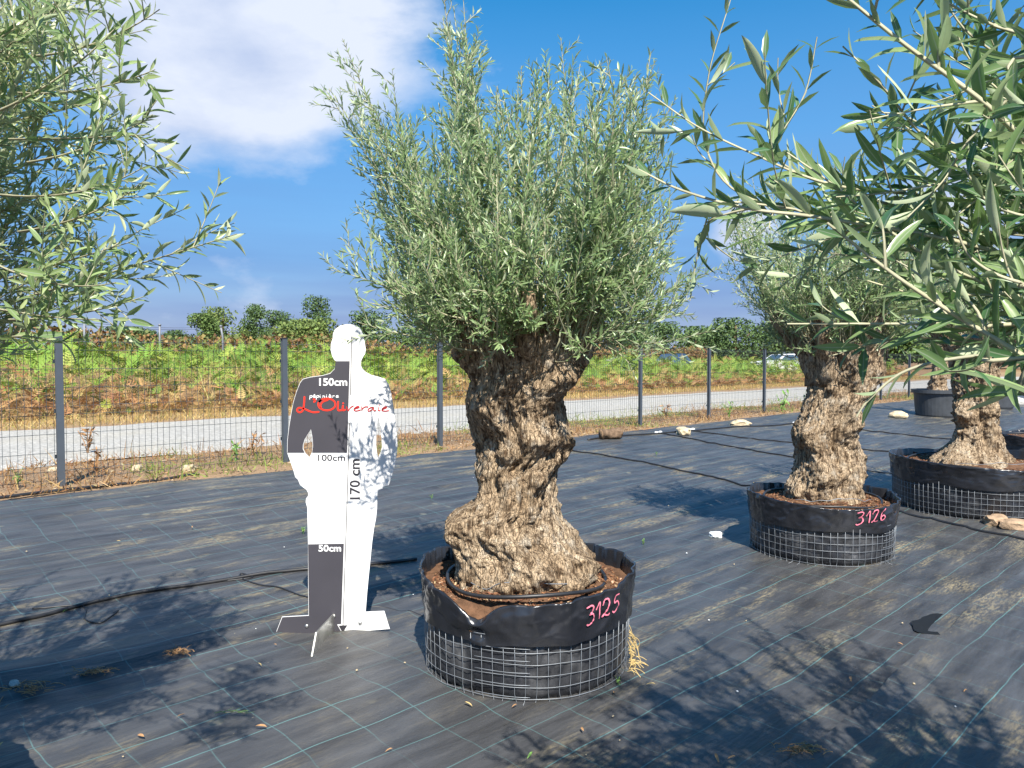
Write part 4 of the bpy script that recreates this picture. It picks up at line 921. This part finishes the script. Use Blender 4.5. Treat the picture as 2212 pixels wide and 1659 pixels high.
    zc = soil_z + .014 * fbm(np.cos(a) * q * 7, np.sin(a) * q * 7, seed, 4) + .05 * np.exp(-(q / .36) ** 4) + .004
    Rm = rot_from(norm(rng.normal(size=(K, 3)) * [1, 1, .3]), norm(rng.normal(size=(K, 3)) * .5 + [0, 0, 1])) * (rng.uniform(.006, .022, K))[:, None, None]
    V, P = merge(CHIP, [BOXF], Rm, np.stack([np.cos(a) * q, np.sin(a) * q, zc], -1)); cols = scatter_cols(rng, [(.16, .07, .035), (.24, .12, .06), (.10, .05, .03), (.40, .28, .17)], [4, 3, 2, 1], K, .3)
    stuff(link('mulch', make_mesh('mulch', V, P, False, colors=np.repeat(cols, 8, 0)), M['mulch'], root))
    # irrigation ring lying on the soil
    a = np.linspace(0, 2 * math.pi, 60); rr_ = R * .80 + .02 * np.sin(a * 2 + seed); P = np.stack([rr_ * np.cos(a), rr_ * np.sin(a) - .02, soil_z + .030 + .012 * np.sin(a * 3 + seed)], -1)
    if notch is not None: P[:, 2] += .03 * np.exp(-(np.angle(np.exp(1j * (a - math.radians(-100)))) / .8) ** 2)
    v, p = tube(P, .0095, 8); link('irrigation_ring', make_mesh('irrigation_ring', v, p), M['hose'], root)
    a = np.radians(np.linspace(-140, -38, 12)); P = np.stack([R * .70 * np.cos(a), R * .66 * np.sin(a), soil_z + .05 + .03 * np.sin(np.linspace(0, 3.1, 12)) + rng.normal(size=12) * .006], -1)
    v, p = tube(catmull(P, 4), .0025, 5); link('tie_wire', make_mesh('tie_wire', v, p), M['wire'], root)
    # wire cage
    if cage:
        n = int(round(2 * math.pi * R / .0515)); zt = coll + .035
        meshes = []
        for j in range(3):
            out_ = (.035, .055, .015)[j]; side = (.02, -.015, .03)[j]
            P = [(R * .968 + out_, side, -.004 + .012 * (j == 1)), (R * .968 + .006, side * .3, .012), (R * .972 + .004, 0, .05), (R * .98 + .004, .002 * j, .15), (R * .985 + .006, 0, zt)]
            v, p = tube(P, .0015, 5); meshes.append(make_mesh('cage_rod', v, p))
        for i in range(n):
            o = link('cage_rod', meshes[rng.randint(3)], M['wire'], root); o.rotation_euler.z = 2 * math.pi * (i + rng.uniform(-.06, .06)) / n
        a = np.linspace(0, 2 * math.pi, 90)
        for i, zz in enumerate(np.arange(.022, zt, .0515)):
            rr_ = wallr(a, zz) + .004 + .003 * np.sin(a * 9 + i); P = np.stack([rr_ * np.cos(a), rr_ * np.sin(a), zz + .004 * np.sin(a * 2 + seed)], -1)
            v, p = tube(P, .0015, 5, False); link('cage_hoop', make_mesh('cage_hoop', v, p), M['wire'], root)
            b0 = math.radians(-118 if notch is not None else -60); aa = np.linspace(b0, b0 + .5, 16); rr_ = wallr(aa, zz) + .009
            v, p = tube(np.stack([rr_ * np.cos(aa), rr_ * np.sin(aa), zz + .012 + .002 * i + .004 * np.sin(aa * 2 + seed)], -1), .0015, 5); link('cage_overlap', make_mesh('cage_overlap', v, p), M['wire'], root)
    if digits:
        txt, hgt, zc_ = digits; x0 = 0.0
        for ch in txt:
            acc = Acc()
            for st in DIG[ch]:
                V, Q = ribbon(np.array(st) * hgt + [x0, 0], hgt * .09)
                z_ = zc_ + V[:, 1] + V[:, 0] * .10; pa = math.radians(dig_phi) + V[:, 0] / R
                # sit just proud of the collar
                zi = np.clip((z_ - np.interp(pa % (2 * math.pi), ph, zb)) / (np.interp(pa % (2 * math.pi), ph, rim) - np.interp(pa % (2 * math.pi), ph, zb)), 0, 1)
                ii = np.clip(((pa % (2 * math.pi)) / (2 * math.pi) * nt), 0, nt - 1.001); i0 = ii.astype(int); j0 = np.clip(zi * 33, 0, 32).astype(int)
                rs = np.maximum.reduce([r[(i0 + da) % nt, np.clip(j0 + dj, 0, 33)] for da in (-2, -1, 0, 1, 2, 3) for dj in (-2, -1, 0, 1, 2, 3)]) + .002
                acc.add(np.stack([rs * np.cos(pa), rs * np.sin(pa), z_], -1), [Q])
            link('digit', acc.mesh('digit'), M['pink'], root); x0 += hgt * (.78 if ch != '1' else .52)
    return root
p1 = pot((TX, TY, fz(TX, TY) - .01), .515, .455, 'black film pot in wire cage numbered 3125 in pink under the largest olive', 5, .40, notch=-116, digits=('3125', .076, .345), dig_phi=-61.5)
p2 = pot((X2, Y2, fz(X2, Y2) - .01), .535, .435, 'black film pot in wire cage numbered 3126 in pink right of centre', 7, .39, digits=('3126', .088, .33), dig_phi=-87, hi=True)
p3 = pot((X3 + .05, Y3, fz(X3, Y3) - .01), .80, .50, 'wide black film pot with wire mesh at the right edge behind pot 3126', 9, .45, coll=.31, hi=True)
p4 = pot((X4, Y4, fz(X4, Y4) - .01), .52, .44, 'black film pot of the left edge olive just outside the view', 13, .39, hi=False)
p5 = pot((X5, Y5, fz(X5, Y5) - .01), .52, .44, 'black film pot of the nearest right olive just outside the view', 15, .39, hi=False)
g = ground(2216, 1003); p6 = pot((g[0] + .42, g[1] + .45, fz(g[0], g[1]) - .01), .55, .38, 'black pot cut by the right picture edge beyond the third olive', 17, .33, cage=False, hi=False)
# dry roots poking out beside the numbered pot
def roots():
    rng = np.random.RandomState(31); acc = Acc()
    for i in range(28):
        a = math.radians(rng.uniform(-20, 0)); z = rng.uniform(.02, .19); b = np.array([math.cos(a) * .512, math.sin(a) * .512, z])
        e = b + np.array([rng.uniform(.005, .055), rng.uniform(-.03, .03), -rng.uniform(.03, .14)]); e[2] = max(e[2], .008)
        v, p = tube(bez(b, (b + e) / 2 + [rng.uniform(0, .05), 0, .01], e, 6), .0016, 4, False); acc.add(v, p)
    for i in range(14):
        a = math.radians(rng.uniform(-25, 0)); b = np.array([math.cos(a) * .52, math.sin(a) * .52, .02]); e = b + [rng.uniform(.02, .09), rng.uniform(-.05, .05), 0]; e[2] = .012
        v, p = tube(bez(b, (b + e) / 2 + [0, 0, .03], e, 5), .0015, 4, False); acc.add(v, p)
    stuff(link('dry_roots', acc.mesh('dry_roots'), M['straw'], p1))
roots()
# plain nursery tubs with small olives near the far fence corner
def tub(loc, R, H, label, tree_label, seed):
    root = empty('nursery_tub', loc, label, 'plant pot', 'plain nursery tubs'); prof = [(R * .80, 0), (R * .84, .05), (R * .93, H * .86), (R * .94, H * .87), (R * 1.02, H * .87), (R * 1.02, H), (R * .97, H), (R * .93, H * .9)]
    n = 40; a = np.linspace(0, 2 * math.pi, n, endpoint=False); V = np.array([[(r * math.cos(t), r * math.sin(t), z) for r, z in prof] for t in a]).reshape(-1, 3)
    link('tub_wall', make_mesh('tub_wall', V, [grid_quads(n, len(prof), True)], False), M['potplastic'], root)
    V = np.array([[(0, 0, H * .9)] + [(R * .94 * math.cos(t), R * .94 * math.sin(t), H * .89)] for t in a]).reshape(-1, 3); link('soil', make_mesh('soil', V, [grid_quads(n, 2, True)]), M['soil'], root)
    rng = np.random.RandomState(seed); tr = empty('olive_tree', (loc[0], loc[1], loc[2] + H * .88), tree_label, 'tree', 'potted olive trees')
    link('trunk', trunk_mesh([(-.05, -.24, .24), (.15, -.21, .2), (.5, -.17, .16), (.9, -.16, .17), (1.2, -.2, .2)], seed, 60, 60, .9, lump=.05, fine=.02), M['bark'], tr)
    LL = [(.5, 1.2), (.75, 1.5), (.8, 1.9), (.5, 2.4)]; sh = vase(rng, loc[0], loc[1], loc[2] + H + 1.1, .22, [(r, z + loc[2] + H) for r, z in LL], [(r, z + loc[2] + H) for r, z in LL], 60, [], ztop=loc[2] + H + 2.2)
    foliage(tr, rng, sh, .05, .14, .22, .075, M['leaf'], LEAF1, 0)
b = ground(2052, 903); tub((b[0], b[1] + .5, fz(b[0], b[1])), .60, .68, 'black plastic nursery tub by the fence behind third olive trunk', 'small olive growing in the black nursery tub by the fence', 41)
b = ground(2168, 884); tub((b[0], b[1] + .5, fz(b[0], b[1])), .62, .75, 'grey plastic nursery tub just right of third olive trunk', 'small olive growing in the grey nursery tub', 43)

# ------------------------------------------------------------------ silhouette measuring board
BS = 1.168e-3; BX, BY = -.935, 4.04; BZ = fz(BX, BY) - .004
def bpt(cx, cy): return ((cx - 373) * BS, (1497 - cy) * BS)
def zc(zx, zy): return ((100 + zx / 3.686) * 1.185, (200 + zy / 3.686) * 1.185)
board = empty('measuring_board', (BX, BY, BZ), 'white and charcoal human silhouette height board with 170 cm scale beside the central olive', 'sign')
def flat_poly(name, loops, y0, thick, mat, parent, px=True):
    cu = bpy.data.curves.new(name, 'CURVE'); cu.dimensions = '2D'; cu.fill_mode = 'BOTH'; cu.extrude = thick / 2
    for lp in loops:
        sp = cu.splines.new('POLY'); sp.points.add(len(lp) - 1); sp.use_cyclic_u = True
        for q, pnt in zip(sp.points, lp):
            x, z = bpt(*pnt) if px else pnt; q.co = (x, z, 0, 1)
    return curve_to(name, cu, y0, mat, parent)
def curve_to(name, cu, y0, mat, parent, xf=None):
    ob = bpy.data.objects.new('tmp', cu); C.objects.link(ob); dg = bpy.context.evaluated_depsgraph_get(); dg.update()
    me = bpy.data.meshes.new_from_object(ob.evaluated_get(dg)); bpy.data.objects.remove(ob); bpy.data.curves.remove(cu); me.name = name
    co = np.empty(len(me.vertices) * 3, np.float32); me.vertices.foreach_get('co', co); co = co.reshape(-1, 3)
    if xf is not None: co[:, :2] = xf(co[:, :2])
    # curve lies in its XY plane; local z becomes depth towards the viewer
    co = np.stack([co[:, 0], y0 - co[:, 2], co[:, 1]], -1); me.vertices.foreach_set('co', co.ravel()); me.materials.clear(); me.update()
    return link(name, me, mat, parent)
def smooth_loop(lp, per=4):
    P = np.array(lp + lp[:1], float); return [tuple(q[:2]) for q in catmull(np.c_[P, np.zeros(len(P))], per)[:-1]]
upper_r = [(405, 42), (440, 45), (465, 60), (478, 85), (484, 110), (488, 135), (492, 160), (488, 180), (478, 195), (470, 212), (468, 235), (475, 250), (490, 265), (515, 278), (550, 287), (580, 297), (597, 320), (608, 360), (618, 420), (628, 490), (635, 560), (637, 610), (632, 660), (625, 700), (612, 745), (600, 780), (595, 795), (570, 803), (566, 811), (545, 820), (541, 840), (540, 900), (535, 950), (525, 1000), (515, 1070), (507, 1150), (498, 1230), (490, 1310), (482, 1397)]
feet = [(570, 1393), (597, 1478), (373, 1497), (50, 1517), (88, 1420)]
left_up = [(213, 1413), (213, 1250), (214, 1075), (212, 900), (205, 876), (207, 858), (217, 846), (217, 833), (210, 818), (180, 795), (170, 770), (157, 757), (150, 730), (140, 700), (128, 665), (120, 640), (122, 580), (130, 520), (140, 460), (150, 410), (165, 360), (183, 315), (197, 297), (230, 288), (290, 280), (325, 270), (345, 250), (353, 215), (345, 208), (335, 190), (328, 160), (330, 130), (338, 110), (340, 85), (350, 65), (375, 48)]
hole_l = [(232, 535), (238, 570), (240, 610), (237, 640), (224, 665), (205, 645), (196, 625), (197, 605), (205, 580), (220, 555)]
hole_r = [(547, 468), (556, 500), (562, 560), (565, 616), (556, 645), (546, 666), (540, 640), (537, 607), (538, 560), (541, 510)]
flat_poly('panel', [upper_r + feet + left_up, hole_l, hole_r], 0, .006, M['white'], board)
torso = [(352, 214), (417, 214), (402, 642), (238, 642), (242, 610), (240, 570), (233, 531), (219, 553), (203, 579), (195, 605), (194, 625), (202, 642), (122, 642), (124, 580), (132, 520), (142, 460), (152, 410), (167, 360), (185, 316), (198, 299), (230, 290), (290, 282), (326, 272), (346, 251)]
flat_poly('charcoal_torso', [torso], -.0042, .002, M['dark'], board)
flat_poly('charcoal_leg', [[(215, 1075), (383, 1072), (367, 1453), (347, 1455), (369, 1494), (53, 1514), (90, 1422), (215, 1415)]], -.0042, .002, M['dark'], board)
def strip_line(a, b, wd): 
    d = np.array(b, float) - a; n_ = np.array([-d[1], d[0]]) / np.linalg.norm(d) * wd / 2; a = np.array(a, float); b = np.array(b, float); return [tuple(a + n_), tuple(b + n_), tuple(b - n_), tuple(a - n_)]
for q in (strip_line((427, 98), (419, 372), 3.4), strip_line((414, 503), (376, 1460), 3.4), [(356, 1462), (396, 1460), (374, 1497)]):
    flat_poly('scale_line' if len(q) == 4 else 'scale_arrow', [q], -.0042, .002, M['letter_dark'], board)
def text(body, box, mat, rot=False, off=.02, y0=-.0064):
    cu = bpy.data.curves.new('lettering', 'FONT'); cu.body = body; cu.size = 1; cu.offset = off; cu.extrude = 0.0005; cu.resolution_u = 4
    x0, y0p, x1, y1p = box; X0, Z1 = bpt(x0, y0p); X1, Z0 = bpt(x1, y1p)
    def xf(co):
        if rot: co = np.stack([-co[:, 1], co[:, 0]], -1)
        mn, mx = co.min(0), co.max(0); return (co - mn) / (mx - mn) * np.array([X1 - X0, Z1 - Z0]) + np.array([X0, Z0])
    return curve_to('lettering', cu, y0, mat, board, xf)
text('150cm', (274, 293, 405, 329), M['letter_white'], off=.025)
text('100cm', (265, 651, 392, 681), M['letter_dark'], off=.012, y0=-.0042)
text('50cm', (264, 1077, 370, 1109), M['letter_white'], off=.025)
text('170 cm', (412, 672, 461, 862), M['letter_dark'], rot=True, off=.018, y0=-.0042)
def stroke_part(name, strokes, wd, mat, y0=-.0066):
    acc = Acc()
    for st in strokes:
        V, Q = ribbon([zc(*p) for p in st], wd); V = np.array([bpt(*v) for v in V]); acc.add(np.c_[V[:, 0], np.full(len(V), y0), V[:, 1]], [Q])
    link(name, acc.mesh(name, False), mat, board)
th_ = np.linspace(-2.6, 4.1, 26); Oc = [(592 + 124 * math.cos(t) + 14 * math.sin(t), 556 + 86 * math.sin(t) - 10 * math.cos(t)) for t in th_]
LOGO = [[[(268, 445), (266, 500), (259, 560), (250, 618), (232, 655), (195, 672), (165, 655), (161, 628), (187, 606), (230, 610), (290, 632), (340, 655), (400, 671), (475, 665)]], [[(397, 480), (421, 488), (423, 505), (404, 521)]], [Oc, [(507, 600), (500, 570), (520, 530), (560, 505), (605, 492)]],
        [[(757, 515), (753, 560), (750, 610), (760, 642), (805, 640)]], [[(826, 575), (821, 610), (826, 640), (858, 634)], [(829, 536), (831, 544)]]]
for st in LOGO: stroke_part('logo_letter', st, 8.2, M['letter_red'])
for st in ([[(876, 590), (900, 645), (935, 602), (978, 575)]], [[(985, 622), (1040, 606), (1062, 592), (1040, 583), (1000, 605), (985, 635), (1020, 650), (1082, 634)]], [[(1097, 588), (1101, 646), (1108, 618), (1150, 590), (1190, 592)]],
           [[(1272, 600), (1230, 601), (1190, 630), (1198, 652), (1240, 640), (1270, 606), (1274, 645), (1305, 643)]], [[(1340, 600), (1339, 640), (1368, 645)], [(1351, 565), (1353, 572)]], [[(1390, 627), (1440, 611), (1460, 597), (1440, 590), (1400, 615), (1396, 643), (1440, 652), (1490, 645)]]):
    stroke_part('logo_letter', st, 4.4, M['letter_red_dark'])
GL = {'p': [[(0, 0), (-3, 62)], [(0, 8), (22, 0), (30, 14), (20, 28), (2, 30)]], 'e': [[(2, 17), (24, 10), (22, 0), (8, 2), (0, 18), (10, 30), (32, 24)]], 'i': [[(4, 4), (2, 28), (10, 29)], [(5, -12), (6, -10)]], 'n': [[(0, 4), (0, 30)], [(0, 16), (14, 4), (22, 10), (24, 30)]], 'r': [[(0, 4), (0, 30)], [(0, 16), (14, 4), (26, 6)]], 'acute': [[(10, -8), (24, -18)]], 'grave': [[(8, -18), (22, -8)]]}
x = 348
for ch, wd in (('p', 42), ('é', 42), ('p', 42), ('i', 36), ('n', 46), ('i', 34), ('è', 48), ('r', 46), ('e', 40)):
    base = {'é': 'e', 'è': 'e'}.get(ch, ch); st = [[(x + px * 1.15, 428 + py * .9) for px, py in s] for s in GL[base]]
    if ch == 'é': st += [[(x + px, 428 + py) for px, py in s] for s in GL['acute']]
    if ch == 'è': st += [[(x + px, 428 + py) for px, py in s] for s in GL['grave']]
    stroke_part('logo_letter', st, 3.3, M['letter_white']); x += wd * 1.13
# front fin and bolts
fx, fzv = bpt(332, 1500)
V = np.array([(fx, -.004, -.002), (fx - .03, -.36, -.010), (fx - .025, -.275, .105), (fx, -.004, .108)]); tk = np.array([.004, 0, 0])
link('support_fin', make_mesh('support_fin', np.concatenate([V - tk, V + tk]), [np.array([[0, 1, 2, 3], [7, 6, 5, 4], [0, 4, 5, 1], [1, 5, 6, 2], [2, 6, 7, 3], [3, 7, 4, 0]])], False), M['alu'], board)
for cx_, cy_ in ((205, 1463), (457, 1448), (333, 1415)):
    bx_, bz_ = bpt(cx_, cy_); v, p = tube([(bx_, -.002, bz_), (bx_, -.008, bz_), (bx_, -.013, bz_)], [.011, .011, .006], 10); link('bolt', make_mesh('bolt', v, p), M['bolt'], board)

# ------------------------------------------------------------------ hoses, stones, log, debris
def hose(pix, r, label, name='irrigation_hose', lift=0.0, couplings=(), pts=None):
    P = [ground(*q) for q in pix] if pts is None else pts; P = catmull(P, 8)
    P = np.array([[a[0], a[1], fz(a[0], a[1]) + r * .9 + lift] for a in P]); b = P[0].copy(); v, p = tube(P - b, r, 7)
    o = tag(link(name, make_mesh(name, v, p), M['hose'], None, b), label, 'hose', 'black irrigation hoses')
    for q in couplings:
        c = ground(*q); c[2] = fz(c[0], c[1]) + r; d = np.array([U[0], U[1], 0]) * .05
        for s in (-1, 1):
            v, p = tube([c + d * s * .4 - b, c + d * s * .7 - b, c + d * s * 1.7 - b, c + d * s * 1.9 - b], [.018, .03, .03, .018], 10); link('coupling', make_mesh('coupling', v, p), M['plastic_white'], o)
    return o
hose([(-40, 1362), (60, 1340), (180, 1309), (330, 1278), (520, 1250), (665, 1232), (760, 1226), (900, 1210)], .012, 'thick black hose running left behind the silhouette board')
hose([(70, 1316), (110, 1313), (165, 1309), (185, 1316), (184, 1338), (215, 1347), (235, 1336), (255, 1320), (245, 1326)], .005, 'thin loose drip tube looping beside the thick hose at left')
hose([(487, 1256), (545, 1248), (522, 1240), (520, 1250), (560, 1264), (620, 1276), (680, 1296), (760, 1312), (830, 1314), (872, 1322), (915, 1334)], .005, 'thin drip tube from thick hose to the pot numbered 3125')
hose([(1235, 974), (1330, 989), (1430, 1008), (1540, 1031), (1640, 1054)], .011, 'black hose leading from central trunk to the pot numbered 3126')
hose([(1270, 951), (1340, 943), (1425, 937), (1500, 931), (1600, 922), (1700, 917), (1800, 905)], .014, 'black hose along the fabric edge with white couplings', couplings=[(1422, 936), (1493, 930), (1718, 915)])
hose([(1428, 937), (1520, 953), (1620, 972), (1720, 990), (1850, 1010), (1960, 1030)], .011, 'upper black hose leaving the first white coupling')
hose([(1498, 932), (1600, 946), (1720, 958), (1870, 972), (2000, 985)], .011, 'black hose leaving the second white coupling')
hose([(1722, 916), (1850, 928), (2000, 945), (2120, 958), (2212, 968)], .011, 'farthest black hose leaving the third white coupling')
hose([(-60, 1084), (60, 1068), (140, 1058), (240, 1046), (330, 1036), (430, 1024)], .016, 'thick black hose along the fabric edge under the leftmost panel')
hose([(1905, 1100), (2000, 1122), (2100, 1146), (2212, 1168), (2300, 1190)], .014, 'black hose in front of the wide third pot')
def stone(pix, sx, sy, sz, mat, label, seed, name='stone', group='stones along the fabric edge'):
    rng = np.random.RandomState(seed); c = ground(*pix); bm = bmesh.new(); bmesh.ops.create_icosphere(bm, subdivisions=3, radius=1); co = np.array([v.co[:] for v in bm.verts])
    co = co * (1 + .28 * fbm(co[:, 0] * 1.3 + seed, co[:, 1] * 1.3, co[:, 2] * 1.3, 3))[:, None]; co = np.sign(co) * np.abs(co) ** .85 * np.array([sx, sy, sz])
    for v, q in zip(bm.verts, co): v.co = q
    me = bpy.data.meshes.new(name); bm.to_mesh(me); bm.free(); me.polygons.foreach_set('use_smooth', np.full(len(me.polygons), False)); o = link(name, me, mat); o.location = (c[0], c[1], c[2] + sz * .55); o.rotation_euler.z = rng.uniform(0, 3)
    tag(o, label, 'stone', group)
for a in (((545 / 1.0, 1023 - 3), .001, .001, .001, None, '', 0),): pass
stone((296, 1018), .07, .05, .045, M['stone'], 'pale stone on soil just inside the left fence panel', 1)
stone((408, 1018), .09, .06, .05, M['stone'], 'pale stone beside the hose end near second fence post', 2)
stone((1475, 938), .20, .12, .085, M['stone'], 'large flat beige stone on fabric between two white couplings', 3)
stone((1600, 919), .20, .13, .07, M['stone'], 'flat beige stone at the fabric edge left of second olive trunk', 4)
stone((2150, 1133), .15, .09, .06, M['brownstone'], 'brown stone on hose in front of third pot, left one', 5)
stone((2200, 1143), .15, .10, .055, M['brownstone'], 'brown stone on hose in front of third pot, cut by picture edge', 6)
stone((1546, 1161), .055, .05, .03, M['plastic_white'], 'small white stone on fabric left of the pot numbered 3126', 7)
stone((1940, 903), .22, .14, .10, M['stone'], 'beige stone at far fence foot left of nursery tub', 8)
stone((2195, 872), .3, .2, .14, M['greystone'], 'pale rubble stone at far right beyond the grey tub', 9)
stone((32, 1480), .035, .02, .012, M['greystone'], 'small grey stone lying in the seam at far left', 10)
stone((115, 1018), .06, .05, .03, M['stone'], 'small stone on the soil behind leftmost fence post', 11)
def log():
    c = ground(1318, 948); root = empty('cut_log', (c[0], c[1], c[2]), 'short weathered log lying at the fabric edge right of central trunk', 'log'); d = norm(np.array([.93, .37, .02])); P = np.array([d * t for t in np.linspace(-.17, .2, 14)]) + [0, 0, .085]
    v, p = tube(P, .085, 22); k = 14 * 22; cc = np.repeat(P, 22, 0); v[:k] = cc + (v[:k] - cc) * (1 + .22 * fbm(v[:k, 0] * 14, v[:k, 1] * 14, v[:k, 2] * 22, 3))[:, None]; link('bark', make_mesh('bark', v, p), M['log'], root)
    e = P[0] - d * .004; v, p = tube([e, e - d * .006], .078, 20); link('cut_face', make_mesh('cut_face', v, p), M['cut'], root)
log()
def puddles():
    for (x0, y0, x1, y1, pc) in ((1978, 1330, 2090, 1372, 38), (2045, 1368, 2185, 1416, 48)):
        n = 40; a = np.linspace(0, 2 * math.pi, n, endpoint=False); k = 1 + .25 * fbm(np.cos(a) * 1.5, np.sin(a) * 1.5, x0 * .1, 2)
        pts = np.array([ground((x0 + x1) / 2 + (x1 - x0) / 2 * kk * math.cos(t), (y0 + y1) / 2 + (y1 - y0) / 2 * kk * math.sin(t)) for t, kk in zip(a, k)])
        c = pts.mean(0); ins = np.concatenate([c + (pts - c) * f for f in (.2, .45, .7, .9)]); zz = np.array([fz(p[0], p[1]) for p in ins]); lev = float(np.percentile(zz, pc)) + .005
        V = np.c_[np.concatenate([pts, [c]])[:, :2], np.full(n + 1, lev)]; i = np.arange(n)
        struct(link('puddle', make_mesh('puddle', V, [np.stack([np.full(n, n), (i + 1) % n, i], -1)]), M['water']))
puddles()
def debris():
    rng = np.random.RandomState(61)
    leaf_f = make_mesh('fallen_leaf', *leaf_base(4, .13, .25, .05)); bm = bmesh.new(); bmesh.ops.create_icosphere(bm, subdivisions=2, radius=1)
    for v in bm.verts: v.co *= 1 + .3 * float(vn(v.co.x * 2, v.co.y * 2, v.co.z * 2))
    peb = bpy.data.meshes.new('pebble'); bm.to_mesh(peb); bm.free(); peb.materials.append(M['plastic_white']); peb2 = peb.copy(); peb2.materials.clear(); peb2.materials.append(M['stone'])
    lf = [leaf_f, leaf_f.copy(), leaf_f.copy()]; [m.materials.append(q) for m, q in zip(lf, (M['dry'], M['straw'], M['green']))]
    def where(px, py):
        if py < 1130: return 'near the fabric edge on the left' if px < 700 else ('behind the central olive' if px < 1500 else 'among the hoses behind pot 3126')
        if px < 650: return 'left of the silhouette board' if py < 1380 else 'in the shaded lower left corner'
        if px < 900: return 'around the foot of the silhouette board' if py < 1480 else 'in front of the silhouette board'
        if px < 1370: return 'beside the pot numbered 3125' if py < 1530 else 'in front of the pot numbered 3125'
        if px < 1800: return 'between pots 3125 and 3126' if py < 1350 else 'right of the pot numbered 3125'
        return 'near the pot numbered 3126' if py < 1310 else ('around the puddles at right' if py < 1480 else 'in the lower right corner')
    for i in range(64):
        px, py = rng.uniform(0, 2212), 1010 + 645 * rng.uniform() ** .8
        c = ground(px, py); u_, d_ = ud(c[0], c[1])
        if d_ < .8: continue
        if i % 2:
            ck = rng.choice(3, p=[.6, .3, .1]); m_ = lf[ck]; o = link('fallen_leaf', m_, None); s = rng.uniform(.022, .05); o.scale = (s, s, s); o.rotation_euler = (rng.normal() * .2, rng.normal() * .2, rng.uniform(0, 6.28)); o.location = (c[0], c[1], fz(c[0], c[1]) + .024)
            tag(o, ('brown', 'straw-coloured', 'green')[ck] + ' fallen leaf on the fabric ' + where(px, py), 'leaf', 'fallen leaves on the fabric')
        else:
            pw = rng.uniform() < .4; o = link('pebble', peb if pw else peb2, None); s = rng.uniform(.003, .0075); o.scale = (s, s * .8, s * .6); o.location = (c[0], c[1], fz(c[0], c[1]) + .018); o.rotation_euler.z = rng.uniform(0, 6.28)
            tag(o, ('tiny white' if pw else 'tiny beige') + ' pebble on the fabric ' + where(px, py), 'pebble', 'pebbles on the fabric')
    # olive sprig and straw tufts
    c = ground(505, 1556); acc = Acc(); bV, bF = leaf_base(3)
    sp = empty('fallen_sprig', (c[0], c[1], fz(c[0], c[1]) + .02), 'green olive sprig fallen on the fabric left of board base', 'sprig')
    v, p = tube([(-.05, 0, .01), (0, .005, .014), (.06, 0, .01)], .0016, 5); link('stem', make_mesh('stem', v, p), M['twig'], sp)
    for k in range(7):
        o = link('leaf', LEAF_ME[k % 4], M['leaf'], sp); o.location = (-.045 + k * .015, 0, .012); o.rotation_euler = (.15, rng.normal() * .5, (1 if k % 2 else -1) * rng.uniform(.7, 2.2)); o.scale = (.05,) * 3
    for (px, py, n, L_, lab) in ((1725, 1634, 70, .055, 'clump of dry straw roots at a tear in the fabric, bottom right'), (385, 1418, 60, .05, 'dry leaf litter caught in the fabric seam left of board'), (205, 1462, 60, .06, 'dry litter in the seam at far left'), (60, 1500, 70, .07, 'brown litter along the seam at left edge')):
        c = ground(px, py); c[2] = fz(c[0], c[1]) + .015; acc = Acc()
        for k in range(n):
            b = np.array([rng.normal() * L_ * .8, rng.normal() * L_ * .35, rng.uniform(0, .02)]); e = b + np.array([rng.normal(), rng.normal() * .5, .1]) * L_ * .6; e[2] = abs(e[2])
            v, p = tube(bez(b, (b + e) / 2 + [0, 0, rng.uniform(0, .02)], e, 4), rng.uniform(.001, .0022), 4, False); acc.add(v, p)
        o = link('straw_tuft', acc.mesh('straw_tuft'), M['dry'], None, c); stuff(tag(o, lab, 'straw'))
    # small weeds growing through the fabric and at its edge
    WB = leaf_base(2, .16, .2, .05)
    for (px, py, h, lab) in ((1390, 1178, .06, 'tuft of green weed in the seam right of central pot'), (655, 1154, .07, 'green weed tuft beside the white leg of the board'), (1335, 1482, .05, 'little weed at the foot of the pot numbered 3125'), (932, 1078, .05, 'low dark weed on fabric left of the central trunk'), (1418, 985, .07, 'small weed on the fabric by the black hose'), (38, 1052, .22, 'leafy green weed left of leftmost fence post'), (210, 1030, .30, 'tall dry weed inside the left fence panel'), (545, 985, .34, 'brown seeding weed before the second fence post'), (510, 995, .28, 'greenish weed clump at second fence post foot'), (1440, 905, .38, 'brown leafy weed between the two posts right of trunk'), (1690, 890, .5, 'green bushy weed at post left of second olive'), (1740, 880, .5, 'pale grassy weed left of second olive trunk'), (1575, 905, .4, 'green weed tuft right of beige stone'), (190, 985, .45, 'tall dark stalk weed right of leftmost fence post')):
        c = ground(px, py); acc = Acc(); root = empty('weed', c, lab, 'weed', 'weeds by the fence and fabric'); K = 26
        st = [np.array([rng.normal() * h * .18, rng.normal() * h * .18, h * rng.uniform(.5, 1)]) for _ in range(6)]
        for e in st: v, p = tube(bez(np.zeros(3), np.array([e[0] * .2, e[1] * .2, e[2] * .6]), e, 5), h * .012, 4, False); acc.add(v, p)
        brown = 'brown' in lab or 'dry' in lab or 'dark stalk' in lab
        link('stem', acc.mesh('stem'), M['dry'] if brown else M['green'], root)
        e = np.array([st[rng.randint(6)] * rng.uniform(.25, 1) for _ in range(K)]); dv = norm(rng.normal(size=(K, 3)) + [0, 0, .6]); R = rot_from(dv, norm(rng.normal(size=(K, 3)) * .5 + [0, 0, 1])) * (h * rng.uniform(.14, .34, K))[:, None, None]
        V, P = merge(WB[0], WB[1], R, e); stuff(link('leaves', make_mesh('leaves', V, P), M['dry'] if brown else M['green'], root))
debris()
